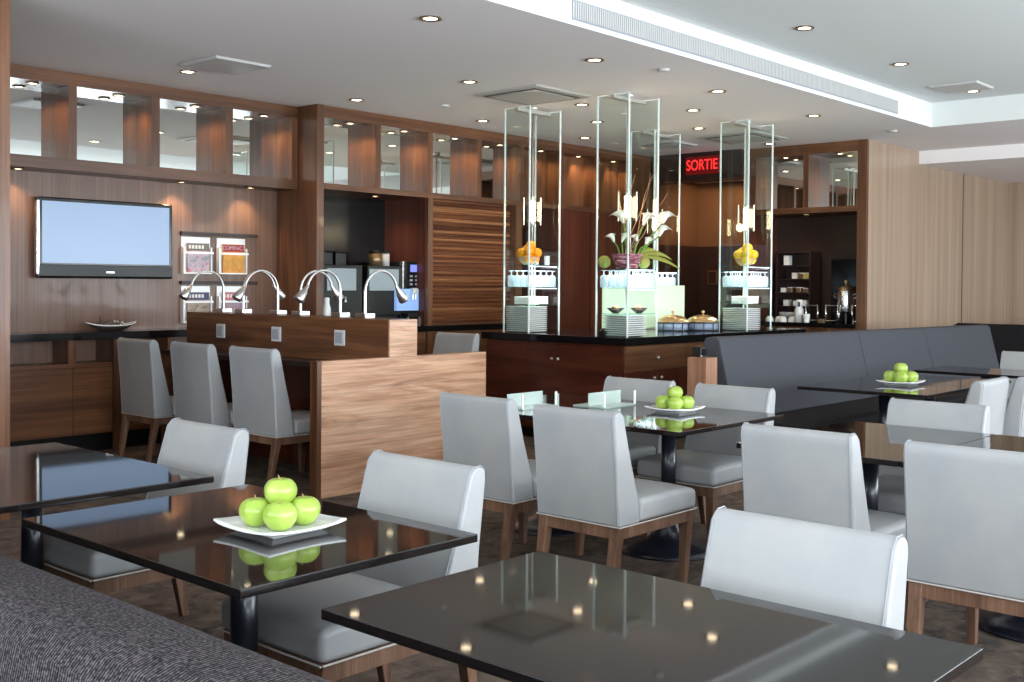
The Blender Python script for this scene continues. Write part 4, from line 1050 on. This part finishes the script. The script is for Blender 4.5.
tb = 0
for z, lst in ((1.78, [(6.98, 'china', 0.12)]), (1.60, [(6.86, 'cream', 0.07), (6.76, 'brass', 0.07), (6.68, 'moss', 0.07)]), (1.42, [(7.02, 'china', 0.05), (6.92, 'brass', 0.06), (6.80, 'brass', 0.06), (6.70, 'bronze', 0.05)]), (1.24, [(6.98, 'china', 0.07), (6.84, 'cream', 0.06), (6.72, 'china', 0.07)])):
    for k, (y, m_, h) in enumerate(lst):
        tb += 1
        where = {1.78: 'on the top shelf', 1.60: 'on the second shelf', 1.42: 'on the third shelf', 1.24: 'on the lowest shelf'}[z]
        pos = '' if len(lst) == 1 else [', leftmost', ', second from left', ', third from left', ', rightmost'][k]
        y += 0.17
        t = thing('tea_box', 'small tea box %s of the tea rack%s' % (where, pos), 'box', (13.47, y, z), 0, 'tea boxes in the rack')
        part('carton', MB().box(13.42, 13.52, y-0.035, y+0.035, z+0.001, z+h), m_, t, 0.002)
        part('lid_flap', MB().box(13.418, 13.522, y-0.036, y+0.036, z+h+0.0005, z+h+0.01), 'cream', t)
t = thing('hot_water_urn', 'tall polished steel urn on the tea station counter', 'urn', (13.2, 6.2, tz))
part('tank', MB().lathe([(0.10, 0.13), (0.105, 0.15), (0.105, 0.40), (0.098, 0.42)], (0, 0, 0), 28), 'steel', t, world=False)
l = part('lid', MB().lathe([(0.10, 0.421), (0.085, 0.45), (0.05, 0.475), (0.001, 0.48)], (0, 0, 0), 24, close=False), 'brass', t, world=False)
part('lid_knob', MB().lathe([(0.008, 0.478), (0.008, 0.50), (0.022, 0.515), (0.018, 0.54), (0.001, 0.545)], (0, 0, 0), 12, close=False), 'brass', l, world=False)
for s in (-1, 1): part('handle', MB().tube([(0, s*0.105, 0.36), (0, s*0.15, 0.375), (0, s*0.155, 0.33), (0, s*0.105, 0.31)], 0.008, 8), 'chrome', t, world=False)
part('tap', MB().tube([(-0.10, 0, 0.19), (-0.15, 0, 0.19), (-0.16, 0, 0.15)], 0.012, 8).tube([(-0.14, 0, 0.19), (-0.14, 0, 0.23)], 0.007, 8), 'chrome', t, world=False)
for k in range(3):
    a = 2*PI*k/3+0.4; part('leg', MB().tube([(0.085*math.cos(a), 0.085*math.sin(a), 0.14), (0.11*math.cos(a), 0.11*math.sin(a), 0.001)], 0.011, 8), 'chrome', t, world=False)
for i, (y, lab) in enumerate(((6.57, 'chrome frame stand on the tea counter beside the white cups'), (6.30, 'chrome frame stand on the tea counter left of the urn'), (5.99, 'chrome frame stand on the tea counter right of the urn'))):
    t = thing('cup_stand', lab, 'stand', (13.02, y, tz), 0, 'chrome stands on the tea counter')
    for sx, sy in ((0, -0.08 if i != 2 else -0.03), (0, 0.08 if i != 2 else 0.04)):
        part('post', MB().lathe([(0.011, 0.001), (0.011, 0.235)], (sx, sy, 0), 12), 'steel', t, world=False)
    for zb_ in (0.22, 0.03):
        part('crossbar', MB().tube([(0, -0.08 if i != 2 else -0.03, zb_), (0, 0.08 if i != 2 else 0.04, zb_)], 0.006, 8), 'steel', t, world=False)
cups = [(13.05, 7.18), (13.1, 7.07), (13.03, 6.98), (13.1, 6.88)]
c0 = None
for i, (x, y) in enumerate(cups):
    lab = 'upturned white cup on the tea counter, %s' % ['leftmost', 'second from the left', 'third from the left', 'next to the white flask'][i]
    if c0 is None:
        c0 = tag(part('teacup', MB().lathe([(0.055, 0), (0.053, 0.03), (0.035, 0.062), (0.022, 0.07), (0.001, 0.07)], (0, 0, 0), 18, close=False), 'china'), lab, 'cup', 'white cups on the tea counter'); o = c0
    else: o = dup(c0, (0, 0, 0), None, lab)
    o.location = (x, y, tz)
tag(part('mixing_bowl', MB().lathe([(0.05, tz), (0.11, tz+0.06), (0.12, tz+0.12), (0.115, tz+0.12), (0.05, tz+0.01), (0.001, tz+0.01)], (13.3, 7.05, 0), 24, close=False), 'outletgrey'), 'grey bowl behind the cups on the tea counter', 'bowl')
t = thing('vacuum_flask', 'tall white flask with blue mark on the tea counter', 'flask', (13.05, 6.76, tz))
part('body', MB().lathe([(0.06, 0.001), (0.058, 0.16), (0.042, 0.2), (0.045, 0.28), (0.03, 0.29)], (0, 0, 0), 20), 'china', t, world=False)
part('blue_mark', MB().box(-0.05, -0.046, -0.035, -0.005, 0.2, 0.26), 'ink_blue', t, world=False)
tag(part('paper_cup', MB().lathe([(0.033, tz), (0.045, tz+0.11), (0.042, tz+0.11), (0.03, tz+0.004), (0.001, tz+0.004)], (12.98, 6.62, 0), 18, close=False), 'china'), 'white paper cup at the front edge of the tea counter', 'cup')
tag(part('sugar_box', MB().box(12.96, 13.04, 6.38, 6.46, tz, tz+0.05), 'bronze', bevel=0.003), 'small tan box at the front edge of the tea counter', 'box')
tag(part('coffee_brewer', MB().box(13.4, 13.7, 6.02, 6.5, tz, 1.85), 'blackgloss', bevel=0.01), 'black brewer cabinet standing behind the steel urn', 'brewer')

# ------------------------------------------------------------------ exit sign and notices
t = thing('exit_sign', 'red lit SORTIE exit sign hanging on the dark header', 'sign', (12.8, 8.07, 3.02))
part('box', MB().box(12.78, 12.849, 7.80, 8.33, 3.0, 3.235), 'exitbox', t, 0.006)
part('letters', MB().text('SORTIE', 0.20, 0.002, Matrix.Translation((12.775, 8.065, 3.115)) @ Matrix(((0, 0, -1, 0), (-1, 0, 0, 0), (0, 1, 0, 0), (0, 0, 0, 1))) @ Matrix.Diagonal((0.76, 1.0, 1, 1))), 'exitred', t)
for i, (y, z, w_, h_, lab) in enumerate(((9.35, 1.52, 0.18, 0.22, 'small framed notice on the dark far wall left of the lemon tower'), (8.7, 1.85, 0.2, 0.22, 'small dark framed picture on the far wall behind the lemon tower'))):
    t = thing('framed_notice', lab, 'notice', (15.16, y, z))
    part('frame', MB().box(15.15, 15.169, y-w_/2, y+w_/2, z, z+h_), 'darkpanel' if i else 'brownwall', t)
    part('sheet', MB().box(15.145, 15.1495, y-w_/2+0.02, y+w_/2-0.02, z+0.02, z+h_-0.02), 'darkback' if i else 'darkpanel', t)

# ------------------------------------------------------------------ ceiling fittings
def dl(x, y, z, lab, g, p=9): spot_fixture('ceiling_downlight', lab, (x, y, z), g, p, (0, 0, -1), 0.05, spot=1.7)
rows = [(5.46, [3.4, 5.235, 7.05, 8.91, 10.81], 'row along the coffer edge'), (6.90, [7.1, 8.71, 10.86], 'row over the buffet middle'),
        (8.43, [3.35, 5.22, 7.09, 8.89, 10.71], 'row next to the timber cabinets')]
for y, xs, nm in rows:
    for i, x in enumerate(xs):
        dl(x, y, CZ, 'round downlight, %s from the left in the %s' % (ordn[i], nm), 'downlights in the '+nm)
for i, (x, y) in enumerate(((9.74, 7.5), (9.71, 6.24), (12.6, 6.96), (14.3, 8.4))):
    if i == 3: light('lobby_fill', 'SPOT', (14.0, 8.5, 3.2), 100, (1, 0.66, 0.36), 0.05, direction=(0.8, 0.25, -1), spot=2.4, blend=0.8)  # added spot with no fitting of its own, brightens the brown far wall
    dl(x, y, CZ, ['round downlight over the back of the buffet between the towers', 'round downlight over the front of the buffet between the towers', 'round downlight before the tea station', 'round downlight in the dark lobby past the exit sign'][i], 'single downlights around the buffet', (7, 7, 7, 12)[i])
for i, x in enumerate((2.5, 4.4, 6.29, 8.18, 10.07, 11.94)):
    dl(x, 4.22, CF, 'round downlight in the raised coffer, %s from the left' % ordn[i], 'downlights in the raised coffer', 7)
for i, x in enumerate((1.0, 2.9, 4.8, 6.7)):
    dl(x, 1.6, CF, 'round downlight in the raised coffer above the tables, %s from the camera side' % ordn[i], 'downlights in the coffer above the tables', 5)
def cassette(x, y, z, s, lab, open_=True):
    t = thing('ceiling_vent', lab, 'vent', (x, y, z), 0, 'square ceiling vents')
    part('frame', MB().frustum((0, 0, -0.001), (s, s), (0, 0, -0.02), (s*0.94, s*0.94)).xform(Matrix.Identity(4)), 'vent', t, 0.004, world=False)
    if open_:
        part('slot', MB().box(-s*0.8, s*0.8, -s*0.8, s*0.8, -0.024, -0.0205), 'ventdark', t, world=False)
        part('centre_plate', MB().frustum((0, 0, -0.0245), (s*0.72, s*0.72), (0, 0, -0.034), (s*0.66, s*0.66)), 'vent', t, 0.003, world=False)
    return t
cassette(5.26, 7.92, CZ, 0.27, 'flat square vent in the ceiling before the television niches', False)
cassette(7.97, 6.92, CZ, 0.41, 'square cassette vent above the leftmost glass tower')
cassette(11.85, 6.92, CZ, 0.41, 'square cassette vent above the lemon tower')
cassette(11.85, 7.98, CZ, 0.27, 'small square vent near the exit sign')
cassette(11.6, 4.22, CF, 0.25, 'flat square vent in the raised coffer at the right', False)
for i, (x, y) in enumerate(((7.724, 5.252), (12.43, 5.288), (7.87, 7.99))):
    tag(part('smoke_detector', MB().lathe([(0.05, CZ-0.001), (0.045, CZ-0.018), (0.02, CZ-0.024)], (x, y, 0), 20), 'vent'), ['small ceiling sensor near the coffer edge over the buffet front', 'small ceiling sensor near the corner of the coffer', 'small round ceiling speaker before the slatted shutter'][i], 'sensor', 'ceiling sensors')
